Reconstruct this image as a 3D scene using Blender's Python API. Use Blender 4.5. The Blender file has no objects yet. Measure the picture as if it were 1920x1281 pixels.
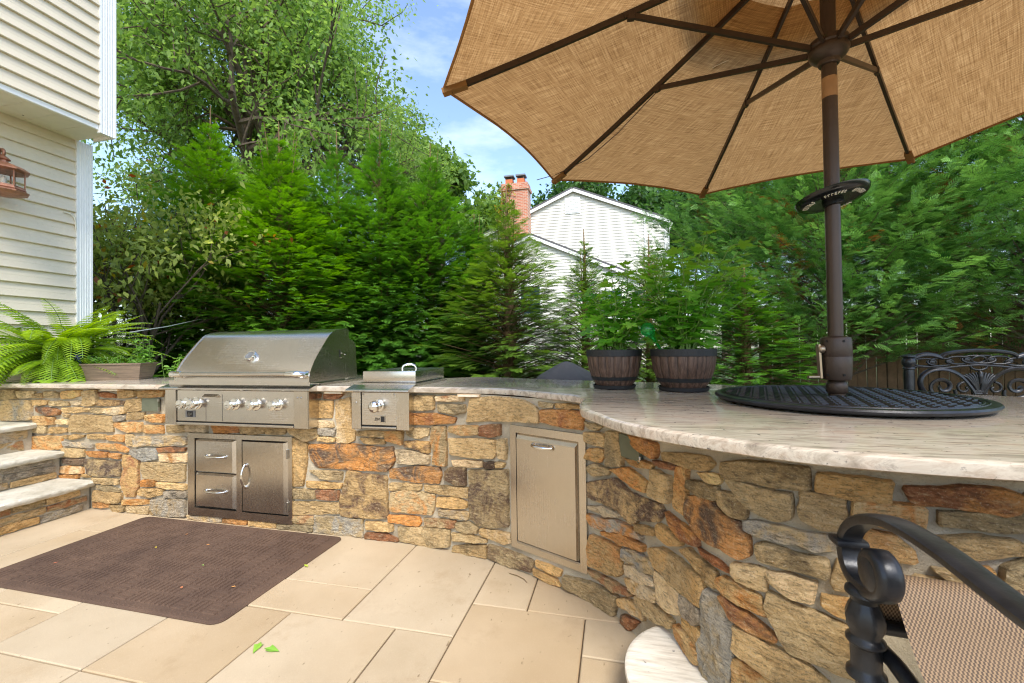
import bpy, bmesh, math, random
import numpy as np
from mathutils import Vector, Matrix, noise

random.seed(7)
rng = np.random.default_rng(7)
scene = bpy.context.scene
COL = scene.collection
PI = math.pi
R = math.radians

# ------------------------------------------------------------------ camera
# world axes follow the patio paving: X along the long stone wall, Y towards the trees
YAW, PITCH, ROLL, EYE = 0.23564, 0.0140, -0.01377, 1.15
_ca, _sa = math.cos(YAW), math.sin(YAW)
_cp, _sp = math.cos(PITCH), math.sin(PITCH)
_cr, _sr = math.cos(ROLL), math.sin(ROLL)
_Rp = np.array([[1, 0, 0], [0, _cp, _sp], [0, -_sp, _cp]])
_Rr = np.array([[_cr, 0, _sr], [0, 1, 0], [-_sr, 0, _cr]])
_M = _Rr @ _Rp
_P = np.array([[_ca, -_sa, 0], [_sa, _ca, 0], [0, 0, 1]])
_right, _fwd, _up = (_P @ _M[i] for i in range(3))
cam = bpy.data.cameras.new('camera')
cam.sensor_width = 36.0
cam.sensor_fit = 'HORIZONTAL'
cam.lens = 36.0 * 808.56 / 1920.0
cam.clip_start = 0.02
cam.clip_end = 2000
cam_o = bpy.data.objects.new('camera', cam)
COL.objects.link(cam_o)
cam_o.matrix_world = Matrix(((_right[0], _up[0], -_fwd[0], 0), (_right[1], _up[1], -_fwd[1], 0),
                             (_right[2], _up[2], -_fwd[2], EYE), (0, 0, 0, 1)))
scene.camera = cam_o

# ------------------------------------------------------------------ light
SUN_DIR = Vector((0.30, -0.72, 0.95)).normalized()      # towards the sun: behind the camera, to the right, high
sun = bpy.data.lights.new('sun', 'SUN')
sun.energy = 1.7
sun.angle = R(20)
sun.color = (1.0, 0.95, 0.86)
sun_o = bpy.data.objects.new('sun', sun)
COL.objects.link(sun_o)
sun_o.rotation_euler = SUN_DIR.to_track_quat('Z', 'Y').to_euler()
world = bpy.data.worlds.new('World')
scene.world = world
world.use_nodes = True
wn = world.node_tree
wn.nodes.clear()
w_out = wn.nodes.new('ShaderNodeOutputWorld')
w_bg = wn.nodes.new('ShaderNodeBackground')
w_bg.inputs['Strength'].default_value = 0.15
w_sky = wn.nodes.new('ShaderNodeTexSky')
w_sky.sky_type = 'NISHITA'
w_sky.sun_disc = False
w_sky.sun_elevation = math.asin(SUN_DIR.z)
w_sky.sun_rotation = math.atan2(SUN_DIR.x, SUN_DIR.y)
w_sky.air_density = 1.0
w_sky.dust_density = 1.0
w_sky.ozone_density = 1.0
# thin high cloud, streaked
w_tc = wn.nodes.new('ShaderNodeTexCoord')
w_map = wn.nodes.new('ShaderNodeMapping')
w_map.inputs['Scale'].default_value = (1.6, 1.6, 5.0)
w_map.inputs['Rotation'].default_value = (0.25, 0.3, 0.4)
w_no = wn.nodes.new('ShaderNodeTexNoise')
w_no.inputs['Scale'].default_value = 2.2
w_no.inputs['Detail'].default_value = 7
w_no.inputs['Roughness'].default_value = 0.6
w_rm = wn.nodes.new('ShaderNodeMapRange')
w_rm.inputs['From Min'].default_value = 0.45
w_rm.inputs['From Max'].default_value = 0.78
w_rm.inputs['To Max'].default_value = 0.34
w_mx = wn.nodes.new('ShaderNodeMix')
w_mx.data_type = 'RGBA'
w_mx.inputs[7].default_value = (6.2, 6.3, 6.5, 1)
wn.links.new(w_tc.outputs['Generated'], w_map.inputs['Vector'])
wn.links.new(w_map.outputs['Vector'], w_no.inputs['Vector'])
wn.links.new(w_no.outputs['Fac'], w_rm.inputs['Value'])
wn.links.new(w_rm.outputs['Result'], w_mx.inputs[0])
wn.links.new(w_sky.outputs['Color'], w_mx.inputs[6])
wn.links.new(w_mx.outputs[2], w_bg.inputs['Color'])
wn.links.new(w_bg.outputs['Background'], w_out.inputs['Surface'])
vs = scene.view_settings
vs.view_transform = 'Standard'
vs.look = 'None'
vs.exposure = 1.36
vs.gamma = 1.0
vs.use_curve_mapping = False
scene.cycles.max_bounces = 8
scene.cycles.diffuse_bounces = 4
scene.cycles.glossy_bounces = 4
scene.cycles.transparent_max_bounces = 8
scene.cycles.use_denoising = True
scene.cycles.denoising_prefilter = 'FAST'
scene.cycles.sample_clamp_indirect = 3.0
scene.cycles.filter_width = 1.15

# ------------------------------------------------------------------ helpers
def lin(r, g=None, b=None):
    if g is None:
        r, g, b = r
    f = lambda c: (c / 255) / 12.92 if c / 255 <= 0.04045 else ((c / 255 + 0.055) / 1.055) ** 2.4
    return (f(r), f(g), f(b), 1.0)

def link(o, parent=None):
    COL.objects.link(o)
    if parent is not None:
        o.parent = parent
        if parent.type == 'EMPTY':
            o.matrix_parent_inverse = Matrix.Translation(-parent.location)
    return o

def tag(o, label=None, cat=None, group=None, kind=None):
    if label: o['label'] = label
    if cat: o['category'] = cat
    if group: o['group'] = group
    if kind: o['kind'] = kind
    return o

def empty(name, loc=(0, 0, 0)):
    o = bpy.data.objects.new(name, None)
    o.empty_display_size = 0.1
    o.location = loc
    return link(o)

class MB:
    """collects shapes (in world coordinates) into one mesh"""
    def __init__(self):
        self.v = []; self.f = []
    def add(self, vs_, fs_):
        n = len(self.v)
        self.v += [tuple(p) for p in vs_]
        self.f += [tuple(i + n for i in f) for f in fs_]
        return self
    def box(self, x0, x1, y0, y1, z0, z1, bev=0.0, M=None):
        if bev <= 0:
            vs_ = [(x, y, z) for z in (z0, z1) for y in (y0, y1) for x in (x0, x1)]
            fs_ = [(0, 2, 3, 1), (4, 5, 7, 6), (0, 1, 5, 4), (2, 6, 7, 3), (0, 4, 6, 2), (1, 3, 7, 5)]
        else:
            b = min(bev, (x1 - x0) * .45, (y1 - y0) * .45, (z1 - z0) * .45)
            bm = bmesh.new()
            bmesh.ops.create_cube(bm, size=1)
            for q in bm.verts:
                q.co = Vector(((x0 + x1) / 2 + q.co.x * (x1 - x0), (y0 + y1) / 2 + q.co.y * (y1 - y0), (z0 + z1) / 2 + q.co.z * (z1 - z0)))
            bmesh.ops.bevel(bm, geom=bm.edges[:], offset=b, segments=2, affect='EDGES', profile=0.6)
            bm.verts.index_update()
            vs_ = [q.co.copy() for q in bm.verts]
            fs_ = [[q.index for q in f.verts] for f in bm.faces]
            bm.free()
        if M is not None:
            vs_ = [M @ Vector(p) for p in vs_]
        return self.add(vs_, fs_)
    def lathe(self, prof, center=(0, 0, 0), n=32, axis=None, cap=True, wob=None):
        """prof: list of (r, h)"""
        c = Vector(center)
        if axis is None:
            ax, e1, e2 = Vector((0, 0, 1)), Vector((1, 0, 0)), Vector((0, 1, 0))
        else:
            ax = Vector(axis).normalized()
            e1 = ax.orthogonal().normalized(); e2 = ax.cross(e1)
        vs_ = []
        for (r, h) in prof:
            for k in range(n):
                a = 2 * PI * k / n
                rr = r * (wob(a, h) if wob else 1)
                vs_.append(c + ax * h + (e1 * math.cos(a) + e2 * math.sin(a)) * rr)
        fs_ = []
        for i in range(len(prof) - 1):
            for k in range(n):
                fs_.append((i * n + k, i * n + (k + 1) % n, (i + 1) * n + (k + 1) % n, (i + 1) * n + k))
        if cap:
            fs_.append(tuple(range(n))[::-1])
            fs_.append(tuple((len(prof) - 1) * n + k for k in range(n)))
        return self.add(vs_, fs_)
    def tube(self, pts, rad, n=8, cap=True, flat=None, up=None):
        """tube along pts; rad number or list; flat=(a,b) scales the section along (side, up)"""
        pts = [Vector(p) for p in pts]
        rads = rad if isinstance(rad, (list, tuple)) else [rad] * len(pts)
        vs_ = []
        prev = None
        for i, p in enumerate(pts):
            t = (pts[min(i + 1, len(pts) - 1)] - pts[max(i - 1, 0)])
            if t.length < 1e-9: t = Vector((0, 0, 1))
            t.normalize()
            if up is not None:
                s = t.cross(Vector(up))
                if s.length < 1e-4: s = t.orthogonal()
                s.normalize()
            elif prev is None:
                s = t.orthogonal().normalized()
            else:
                s = prev - t * prev.dot(t)
                if s.length < 1e-6: s = t.orthogonal()
                s.normalize()
            prev = s
            u = s.cross(t)
            fa, fb = flat if flat else (1, 1)
            for k in range(n):
                a = 2 * PI * (k + .5) / n
                vs_.append(p + s * math.cos(a) * rads[i] * fa + u * math.sin(a) * rads[i] * fb)
        fs_ = []
        for i in range(len(pts) - 1):
            for k in range(n):
                fs_.append((i * n + k, (i + 1) * n + k, (i + 1) * n + (k + 1) % n, i * n + (k + 1) % n))
        if cap:
            fs_.append(tuple(range(n)))
            fs_.append(tuple((len(pts) - 1) * n + k for k in range(n))[::-1])
        return self.add(vs_, fs_)
    def bar(self, a, b, w, h, up=(0, 0, 1)):
        """square bar from a to b, w wide, h high"""
        a, b = Vector(a), Vector(b)
        t = (b - a).normalized()
        s = t.cross(Vector(up))
        if s.length < 1e-4: s = t.orthogonal()
        s.normalize(); u = s.cross(t)
        vs_ = [p + s * (w / 2 * i) + u * (h / 2 * j) for p in (a, b) for (i, j) in ((-1, -1), (1, -1), (1, 1), (-1, 1))]
        return self.add(vs_, [(0, 1, 2, 3), (7, 6, 5, 4), (0, 4, 5, 1), (1, 5, 6, 2), (2, 6, 7, 3), (3, 7, 4, 0)])
    def prism(self, poly, z0, z1):
        """poly: list of (x, y), extruded in z"""
        n = len(poly)
        vs_ = [(x, y, z0) for x, y in poly] + [(x, y, z1) for x, y in poly]
        fs_ = [tuple(range(n))[::-1], tuple(range(n, 2 * n))] + [(k, (k + 1) % n, n + (k + 1) % n, n + k) for k in range(n)]
        return self.add(vs_, fs_)
    def build(self, name, mat, parent=None, smooth=None):
        me = bpy.data.meshes.new(name)
        me.from_pydata(self.v, [], self.f)
        bm = bmesh.new(); bm.from_mesh(me)
        bmesh.ops.recalc_face_normals(bm, faces=bm.faces[:])
        bm.to_mesh(me); bm.free()
        if mat: me.materials.append(mat)
        if smooth is not None:
            for p in me.polygons: p.use_smooth = True
            me.set_sharp_from_angle(angle=R(smooth))
        me.update()
        return link(bpy.data.objects.new(name, me), parent)

def np_mesh(name, V, F, mat, parent=None, attr=None, smooth=False):
    """fast mesh from numpy arrays: V (n,3), F (m,k)"""
    me = bpy.data.meshes.new(name)
    n, (m, k) = len(V), F.shape
    me.vertices.add(n)
    me.vertices.foreach_set('co', np.ascontiguousarray(V, dtype=np.float32).ravel())
    me.loops.add(m * k)
    me.loops.foreach_set('vertex_index', F.astype(np.int32).ravel())
    me.polygons.add(m)
    me.polygons.foreach_set('loop_start', np.arange(0, m * k, k, dtype=np.int32))
    me.polygons.foreach_set('loop_total', np.full(m, k, dtype=np.int32))
    if smooth:
        me.polygons.foreach_set('use_smooth', np.ones(m, dtype=bool))
    if attr is not None:
        a = me.attributes.new('tint', 'FLOAT', 'POINT')
        a.data.foreach_set('value', np.ascontiguousarray(attr, dtype=np.float32))
    me.update(calc_edges=True)
    me.validate()
    if mat: me.materials.append(mat)
    return link(bpy.data.objects.new(name, me), parent)

def catmull(P, step):
    P = [np.array(p, float) for p in P]
    Q = [2 * P[0] - P[1]] + P + [2 * P[-1] - P[-2]]
    out = []
    for i in range(1, len(Q) - 2):
        n = max(2, int(np.linalg.norm(Q[i + 1] - Q[i]) / step))
        for k in range(n):
            t = k / n
            out.append(.5 * ((2 * Q[i]) + (-Q[i - 1] + Q[i + 1]) * t + (2 * Q[i - 1] - 5 * Q[i] + 4 * Q[i + 1] - Q[i + 2]) * t * t + (-Q[i - 1] + 3 * Q[i] - 3 * Q[i + 1] + Q[i + 2]) * t ** 3))
    out.append(P[-1])
    return np.array(out)

# ------------------------------------------------------------------ materials
class NT:
    def __init__(self, name):
        self.m = bpy.data.materials.new(name)
        self.m.use_nodes = True
        self.t = self.m.node_tree
        self.b = self.t.nodes['Principled BSDF']
        self.out = self.t.nodes['Material Output']
        self.tc = None
    def n(self, kind, **kw):
        nd = self.t.nodes.new(kind)
        for k, v in kw.items():
            if hasattr(nd, k): setattr(nd, k, v)
            else: nd.inputs[k].default_value = v
        return nd
    def l(self, a, b):
        self.t.links.new(a, b)
    def coord(self, which='Object', scale=(1, 1, 1), rot=(0, 0, 0), rand=False):
        if self.tc is None: self.tc = self.n('ShaderNodeTexCoord')
        mp = self.n('ShaderNodeMapping')
        mp.inputs['Scale'].default_value = scale
        mp.inputs['Rotation'].default_value = rot
        self.l(self.tc.outputs[which], mp.inputs['Vector'])
        if rand:
            oi = self.n('ShaderNodeObjectInfo')
            mu = self.n('ShaderNodeMath', operation='MULTIPLY'); mu.inputs[1].default_value = 37.0
            self.l(oi.outputs['Random'], mu.inputs[0])
            cb = self.n('ShaderNodeCombineXYZ')
            for i in range(3): self.l(mu.outputs[0], cb.inputs[i])
            self.l(cb.outputs[0], mp.inputs['Location'])
        return mp.outputs['Vector']
    def noise(self, vec, scale, detail=5, rough=.55, dist=0.0):
        nd = self.n('ShaderNodeTexNoise')
        nd.inputs['Scale'].default_value = scale; nd.inputs['Detail'].default_value = detail
        nd.inputs['Roughness'].default_value = rough; nd.inputs['Distortion'].default_value = dist
        self.l(vec, nd.inputs['Vector'])
        return nd.outputs['Fac']
    def ramp(self, fac, stops):
        nd = self.n('ShaderNodeValToRGB')
        e = nd.color_ramp.elements
        while len(e) < len(stops): e.new(0.5)
        for i, (p, c) in enumerate(stops):
            e[i].position = p
            e[i].color = c if len(c) == 4 else (*c, 1)
        self.l(fac, nd.inputs['Fac'])
        return nd.outputs['Color']
    def mrange(self, v, a, b, c=0.0, d=1.0):
        nd = self.n('ShaderNodeMapRange')
        for i, x in zip((1, 2, 3, 4), (a, b, c, d)): nd.inputs[i].default_value = x
        self.l(v, nd.inputs[0])
        return nd.outputs[0]
    def mix(self, fac, a, b, mode='MIX'):
        nd = self.n('ShaderNodeMix'); nd.data_type = 'RGBA'; nd.blend_type = mode
        for sock, v in ((nd.inputs[0], fac), (nd.inputs[6], a), (nd.inputs[7], b)):
            if isinstance(v, (int, float)): sock.default_value = v
            elif isinstance(v, tuple): sock.default_value = v if len(v) == 4 else (*v, 1)
            else: self.l(v, sock)
        return nd.outputs[2]
    def math(self, op, a, b=None):
        nd = self.n('ShaderNodeMath'); nd.operation = op
        for i, v in enumerate((a, b)):
            if v is None: continue
            if isinstance(v, (int, float)): nd.inputs[i].default_value = v
            else: self.l(v, nd.inputs[i])
        return nd.outputs[0]
    def bump(self, h, strength=.5, dist=.01):
        nd = self.n('ShaderNodeBump')
        nd.inputs['Strength'].default_value = strength; nd.inputs['Distance'].default_value = dist
        self.l(h, nd.inputs['Height'])
        self.l(nd.outputs['Normal'], self.b.inputs['Normal'])
    def base(self, c):
        if isinstance(c, tuple): self.b.inputs['Base Color'].default_value = c if len(c) == 4 else (*c, 1)
        else: self.l(c, self.b.inputs['Base Color'])
    def set(self, **kw):
        for k, v in kw.items():
            s = self.b.inputs[k.replace('_', ' ')]
            if isinstance(v, (int, float, tuple)): s.default_value = v
            else: self.l(v, s)
        return self

def plain(name, rgb, rough=.6, metal=0.0, var=.12, scale=14.0, bump=0.0, bscale=60.0, **kw):
    """one colour with slight mottling and relief"""
    t = NT(name)
    v = t.coord('Object')
    c = lin(*rgb)
    f = t.noise(v, scale, 4)
    hi = tuple(min(1, x * (1 + var)) for x in c[:3]); lo = tuple(x * (1 - var) for x in c[:3])
    t.base(t.ramp(f, [(.3, lo), (.7, hi)]))
    t.set(Roughness=rough, Metallic=metal, **kw)
    if bump > 0:
        t.bump(t.noise(v, bscale, 5), bump, .004)
    return t.m

def leaf_mat(name, dark, light, trans=.35, rough=.5, extra=None):
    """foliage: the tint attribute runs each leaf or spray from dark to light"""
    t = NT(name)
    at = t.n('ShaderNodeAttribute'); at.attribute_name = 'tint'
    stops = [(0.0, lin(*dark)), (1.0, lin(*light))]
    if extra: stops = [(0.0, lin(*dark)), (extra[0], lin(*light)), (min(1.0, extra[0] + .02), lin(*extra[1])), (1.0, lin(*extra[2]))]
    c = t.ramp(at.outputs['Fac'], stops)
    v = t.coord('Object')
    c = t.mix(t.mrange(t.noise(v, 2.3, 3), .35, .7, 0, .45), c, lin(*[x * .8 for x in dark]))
    t.base(c)
    t.set(Roughness=rough)
    t.b.inputs['Specular IOR Level'].default_value = .35
    tr = t.n('ShaderNodeBsdfTranslucent')
    hs = t.n('ShaderNodeHueSaturation'); hs.inputs['Value'].default_value = 1.5; hs.inputs['Saturation'].default_value = 1.1; hs.inputs['Hue'].default_value = .49
    t.l(c, hs.inputs['Color']); t.l(hs.outputs[0], tr.inputs['Color'])
    mx = t.n('ShaderNodeMixShader'); mx.inputs[0].default_value = trans
    t.l(t.b.outputs[0], mx.inputs[1]); t.l(tr.outputs[0], mx.inputs[2]); t.l(mx.outputs[0], t.out.inputs['Surface'])
    return t.m

MAT = {}
# stone: colour of the piece from the object, stain colour from its c2 property
t = NT('field stone')
v = t.coord('Object', rand=True)
oi = t.n('ShaderNodeObjectInfo')
c2 = t.n('ShaderNodeAttribute'); c2.attribute_type = 'OBJECT'; c2.attribute_name = 'c2'
patch = t.mrange(t.noise(v, 8.5, 8, .68, .8), .45, .60)
col = t.mix(patch, oi.outputs['Color'], c2.outputs['Color'])
vs_str = t.coord('Object', scale=(1.0, 1.0, 3.4), rot=(.3, .35, 0), rand=True)
grain = t.noise(vs_str, 34, 8, .72, .3)
col = t.mix(t.mrange(grain, .36, .50, .6, 0), col, lin(70, 55, 38))
col = t.mix(t.mrange(grain, .54, .72, 0, .6), col, lin(238, 219, 178))
col = t.mix(t.mrange(t.noise(v, 5, 4), .5, .75, 0, .35), col, lin(182, 146, 98))
spk = t.noise(v, 210, 3, .6)
col = t.mix(t.mrange(spk, .58, .7, 0, .5), col, lin(62, 52, 40))
col = t.mix(t.mrange(spk, .42, .3, 0, .35), col, lin(240, 228, 200))
t.base(col)
t.set(Roughness=.82)
t.b.inputs['Specular IOR Level'].default_value = .3
hgt = t.math('ADD', t.math('MULTIPLY', t.noise(vs_str, 22, 10, .72, .5), 1.0), t.math('MULTIPLY', t.noise(v, 100, 4, .7), .45))
t.bump(hgt, 1.0, .024)
MAT['stone'] = t.m

t = NT('mortar')
v = t.coord('Object')
c = t.ramp(t.noise(v, 7, 6), [(.3, lin(150, 139, 118)), (.7, lin(190, 179, 156))])
c = t.mix(t.mrange(t.noise(v, 260, 3), .6, .7, 0, .5), c, lin(120, 108, 90))
t.base(c); t.set(Roughness=.95)
t.bump(t.math('ADD', t.noise(v, 160, 4, .7), t.math('MULTIPLY', t.noise(v, 24, 4), 1.5)), .8, .006)
MAT['mortar'] = t.m

# granite: long streaks along the slab, darker specks
t = NT('granite')
v = t.coord('Object')
vst = t.coord('Object', scale=(2.6, 17, 8), rot=(0, 0, .06))
s1 = t.noise(vst, 2.6, 9, .66, .5)
c = t.ramp(s1, [(.30, lin(132, 121, 107)), (.42, lin(164, 153, 137)), (.52, lin(194, 184, 168)), (.62, lin(172, 157, 139)), (.74, lin(128, 117, 105))])
vs2 = t.coord('Object', scale=(2.5, 40, 12), rot=(0, 0, .05))
c = t.mix(t.mrange(t.noise(vs2, 3, 6, .7), .56, .72, 0, .6), c, lin(112, 101, 90))
c = t.mix(t.mrange(t.noise(v, 46, 4, .65), .63, .69, 0, .8), c, lin(72, 72, 76))
c = t.mix(t.mrange(t.noise(v, 9, 3, .6), .5, .7, 0, .25), c, lin(206, 172, 146))
t.base(c); t.set(Roughness=.09); t.b.inputs['Specular IOR Level'].default_value = .5
MAT['granite'] = t.m

t = NT('honed pale granite')
v = t.coord('Object'); vst = t.coord('Object', scale=(3, 22, 3), rot=(0, 0, .2))
c = t.ramp(t.noise(vst, 3, 8, .65), [(.35, lin(200, 190, 172)), (.6, lin(236, 229, 214))])
c = t.mix(t.mrange(t.noise(v, 45, 3, .5), .68, .73, 0, .9), c, lin(70, 66, 64))
t.base(c); t.set(Roughness=.45)
MAT['granite_pale'] = t.m

t = NT('paver')
v = t.coord('Object', rand=True)
oi = t.n('ShaderNodeObjectInfo')
c = t.ramp(t.noise(v, 2.2, 5), [(.3, lin(172, 153, 124)), (.7, lin(193, 175, 147))])
c = t.mix(t.mrange(oi.outputs['Random'], .3, 1, 0, .38), c, lin(172, 144, 106))
c = t.mix(t.mrange(oi.outputs['Random'], .3, 0, 0, .35), c, lin(186, 174, 152))
c = t.mix(t.mrange(t.noise(v, 330, 3, .7), .55, .75, 0, .4), c, lin(168, 136, 94))
c = t.mix(t.mrange(t.noise(v, 330, 3, .7), .42, .28, 0, .35), c, lin(224, 206, 176))
vsp = t.coord('Object', scale=(2.2, 1, 1), rand=True)
c = t.mix(t.mrange(t.noise(vsp, 26, 2, .5), .71, .76, 0, .7), c, lin(112, 88, 62))
c = t.mix(t.mrange(t.noise(v, 1.3, 6, .6), .48, .75, 0, .45), c, lin(172, 147, 112))
c = t.mix(t.mrange(t.noise(v, 5, 6, .7), .56, .74, 0, .35), c, lin(150, 124, 92))
t.base(c); t.set(Roughness=.85)
t.b.inputs['Specular IOR Level'].default_value = .25
t.bump(t.noise(v, 300, 4, .7), .35, .003)
MAT['paver'] = t.m
MAT['joint'] = plain('joint sand', (92, 74, 54), .95, var=.3, scale=60)

def steel(name, rgb, rough, axis):
    t = NT(name)
    sc = {'x': (1.2, 160, 160), 'z': (160, 160, 1.2)}[axis]
    vb = t.coord('Object', scale=sc)
    nb = t.noise(vb, 3.0, 4, .7)
    v = t.coord('Object')
    t.base(t.ramp(nb, [(.3, tuple(c * .92 for c in lin(*rgb)[:3])), (.7, lin(*rgb))]))
    ro = t.math('ADD', t.mrange(nb, .3, .7, rough - .02, rough + .03), t.mrange(t.noise(v, 5, 5), .4, .8, 0, .09))
    t.set(Metallic=1.0, Roughness=ro)
    t.bump(nb, .02, .0006)
    return t.m
MAT['steel'] = steel('brushed stainless steel', (205, 200, 192), .22, 'x')
MAT['steel_v'] = steel('brushed stainless steel upright', (200, 193, 182), .22, 'z')
MAT['chrome'] = plain('polished chrome', (225, 225, 222), .08, 1.0, var=.02)
MAT['gap'] = plain('dark gap', (22, 20, 18), .8)
MAT['white_trim'] = plain('white vinyl trim', (236, 236, 232), .45, var=.03)
MAT['siding'] = plain('beige vinyl siding', (216, 204, 180), .5, var=.035, scale=3, bump=.12, bscale=40)
MAT['soffit'] = plain('cream soffit', (226, 220, 200), .55, var=.03)
MAT['black_iron'] = plain('black cast aluminium', (44, 46, 50), .34, .35, var=.35, scale=22, bump=.12, bscale=90)
MAT['bronze'] = plain('bronze powder coat', (64, 50, 40), .42, .3, var=.12)
MAT['crank'] = plain('pewter crank', (168, 150, 128), .35, .8)
MAT['black_gloss'] = plain('black gloss plastic', (20, 22, 22), .18)
MAT['black_matte'] = plain('black matte plastic', (30, 31, 32), .6)
MAT['copper'] = plain('copper', (160, 112, 88), .45, .6, var=.3, scale=30)
MAT['outlet'] = plain('grey green box cover', (98, 102, 84), .5, .2)
MAT['tape'] = plain('tan sticker', (150, 112, 74), .5)
MAT['letter'] = plain('cream print', (226, 220, 200), .5)
MAT['screw'] = plain('screw head', (170, 168, 164), .3, 1.0)
MAT['beige_plastic'] = plain('beige plastic', (214, 186, 150), .5)
MAT['soil'] = plain('potting soil', (52, 38, 28), .95, var=.4, scale=60, bump=.8)
MAT['bark'] = plain('bark', (92, 78, 64), .9, var=.45, scale=9, bump=.9, bscale=24)
MAT['twig'] = plain('twig', (116, 92, 62), .85, var=.35, scale=12)
MAT['stem'] = plain('green stem', (104, 134, 62), .6, var=.2)
MAT['fence'] = plain('weathered dark board', (104, 80, 56), .85, var=.4, scale=6, bump=.5, bscale=40)
MAT['cover'] = plain('black cover cloth', (48, 48, 50), .75, var=.15, bump=.25, bscale=120)
MAT['white_siding'] = plain('white siding', (214, 211, 200), .55, var=.03)
MAT['roof'] = plain('grey shingles', (92, 90, 92), .9, var=.3, scale=20)
MAT['brick'] = plain('brick', (176, 104, 82), .85, var=.3, scale=3)
MAT['pale_mortar'] = plain('chimney mortar', (196, 180, 160), .9)
MAT['flue'] = plain('clay flue', (190, 110, 70), .8)
MAT['lead'] = plain('metal cap', (120, 122, 124), .5, .6)
MAT['cord'] = plain('white cord', (214, 214, 208), .6)
MAT['tread'] = None
t = NT('pale tread stone')
v = t.coord('Object', rand=True)
c = t.ramp(t.noise(v, 6, 7, .65), [(.3, lin(176, 170, 152)), (.65, lin(212, 207, 192))])
c = t.mix(t.mrange(t.noise(v, 20, 5), .55, .75, 0, .45), c, lin(150, 142, 118))
t.base(c); t.set(Roughness=.85)
t.bump(t.noise(v, 34, 8, .7), .8, .012)
MAT['tread'] = t.m

def glass(name, rgb, rough=.03):
    t = NT(name); t.base(lin(*rgb)); t.set(Roughness=rough)
    t.b.inputs['Transmission Weight'].default_value = .85
    t.b.inputs['IOR'].default_value = 1.45
    return t.m
MAT['green_glass'] = glass('green blown glass', (60, 190, 90))
MAT['blue_glass'] = glass('blue blown glass', (40, 80, 120))
t = NT('clear lantern glass'); t.base((1, 1, 1, 1)); t.set(Roughness=.05)
t.b.inputs['Transmission Weight'].default_value = 1.0; t.b.inputs['IOR'].default_value = 1.1
MAT['glass'] = t.m
t = NT('window glass'); t.base(lin(60, 76, 96)); t.set(Roughness=.06); MAT['pane'] = t.m

# umbrella cloth: coarse slub weave, lets light through
t = NT('umbrella cloth')
v = t.coord('UV', scale=(1, 1, 1))
wa = t.noise(t.coord('UV', scale=(5, 130, 1)), 1.6, 3, .6)
wb = t.noise(t.coord('UV', scale=(130, 5, 1)), 1.6, 3, .6)
w = t.math('ADD', wa, wb)
c = t.ramp(t.mrange(w, .62, 1.38), [(.12, lin(134, 99, 61)), (.5, lin(172, 131, 84)), (.88, lin(206, 167, 116))])
t.base(c); t.set(Roughness=.85); t.b.inputs['Specular IOR Level'].default_value = .15
t.bump(w, .25, .002)
tr = t.n('ShaderNodeBsdfTranslucent'); t.l(c, tr.inputs['Color'])
mx = t.n('ShaderNodeMixShader'); mx.inputs[0].default_value = .48
t.l(t.b.outputs[0], mx.inputs[1]); t.l(tr.outputs[0], mx.inputs[2]); t.l(mx.outputs[0], t.out.inputs['Surface'])
MAT['cloth'] = t.m

t = NT('woven sling')
vx = t.coord('UV')
wv = t.n('ShaderNodeTexChecker'); wv.inputs['Scale'].default_value = 1.0
t.l(t.coord('UV', scale=(330, 200, 1)), wv.inputs['Vector'])
c = t.mix(wv.outputs['Fac'], lin(70, 53, 38), lin(140, 115, 85))
c = t.mix(t.mrange(t.noise(vx, 9, 3), .4, .7, 0, .25), c, lin(124, 100, 74))
t.base(c); t.set(Roughness=.7)
t.bump(wv.outputs['Fac'], .5, .002)
MAT['sling'] = t.m

t = NT('brown rubber mat')
v = t.coord('Object')
c = t.ramp(t.noise(v, 4, 5), [(.3, lin(72, 54, 43)), (.7, lin(94, 73, 58))])
c = t.mix(t.mrange(t.noise(v, 420, 3, .7), .5, .72, 0, .45), c, lin(128, 100, 84))
t.base(c); t.set(Roughness=.88); t.bump(t.noise(v, 380, 3), .6, .003)
MAT['mat'] = t.m

t = NT('barrel staves')
oi = t.n('ShaderNodeObjectInfo')
vw = t.coord('Object', scale=(60, 60, 3), rand=True)
c = t.ramp(t.noise(vw, 1.5, 7, .7), [(.3, lin(40, 30, 24)), (.5, lin(86, 64, 52)), (.75, lin(124, 100, 84))])
t.base(c); t.set(Roughness=.5); t.bump(t.noise(vw, 1.5, 6), .4, .003)
MAT['stave'] = t.m
t = NT('brushed brown planter')
vw = t.coord('Object', scale=(3, 3, 90), rand=True)
c = t.ramp(t.noise(vw, 1.6, 6, .7), [(.3, lin(82, 70, 58)), (.6, lin(128, 110, 92)), (.75, lin(160, 132, 104))])
t.base(c); t.set(Roughness=.5)
MAT['planter'] = t.m

t = NT('lawn and mulch')
v = t.coord('Object')
c = t.ramp(t.noise(v, .6, 6), [(.42, lin(82, 60, 42)), (.5, lin(70, 92, 44)), (.7, lin(96, 122, 56))])
c = t.mix(t.mrange(t.noise(v, 40, 4), .45, .7, 0, .6), c, lin(52, 56, 28))
t.base(c); t.set(Roughness=.95); t.bump(t.noise(v, 60, 5), 1.0, .03)
MAT['ground'] = t.m

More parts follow.
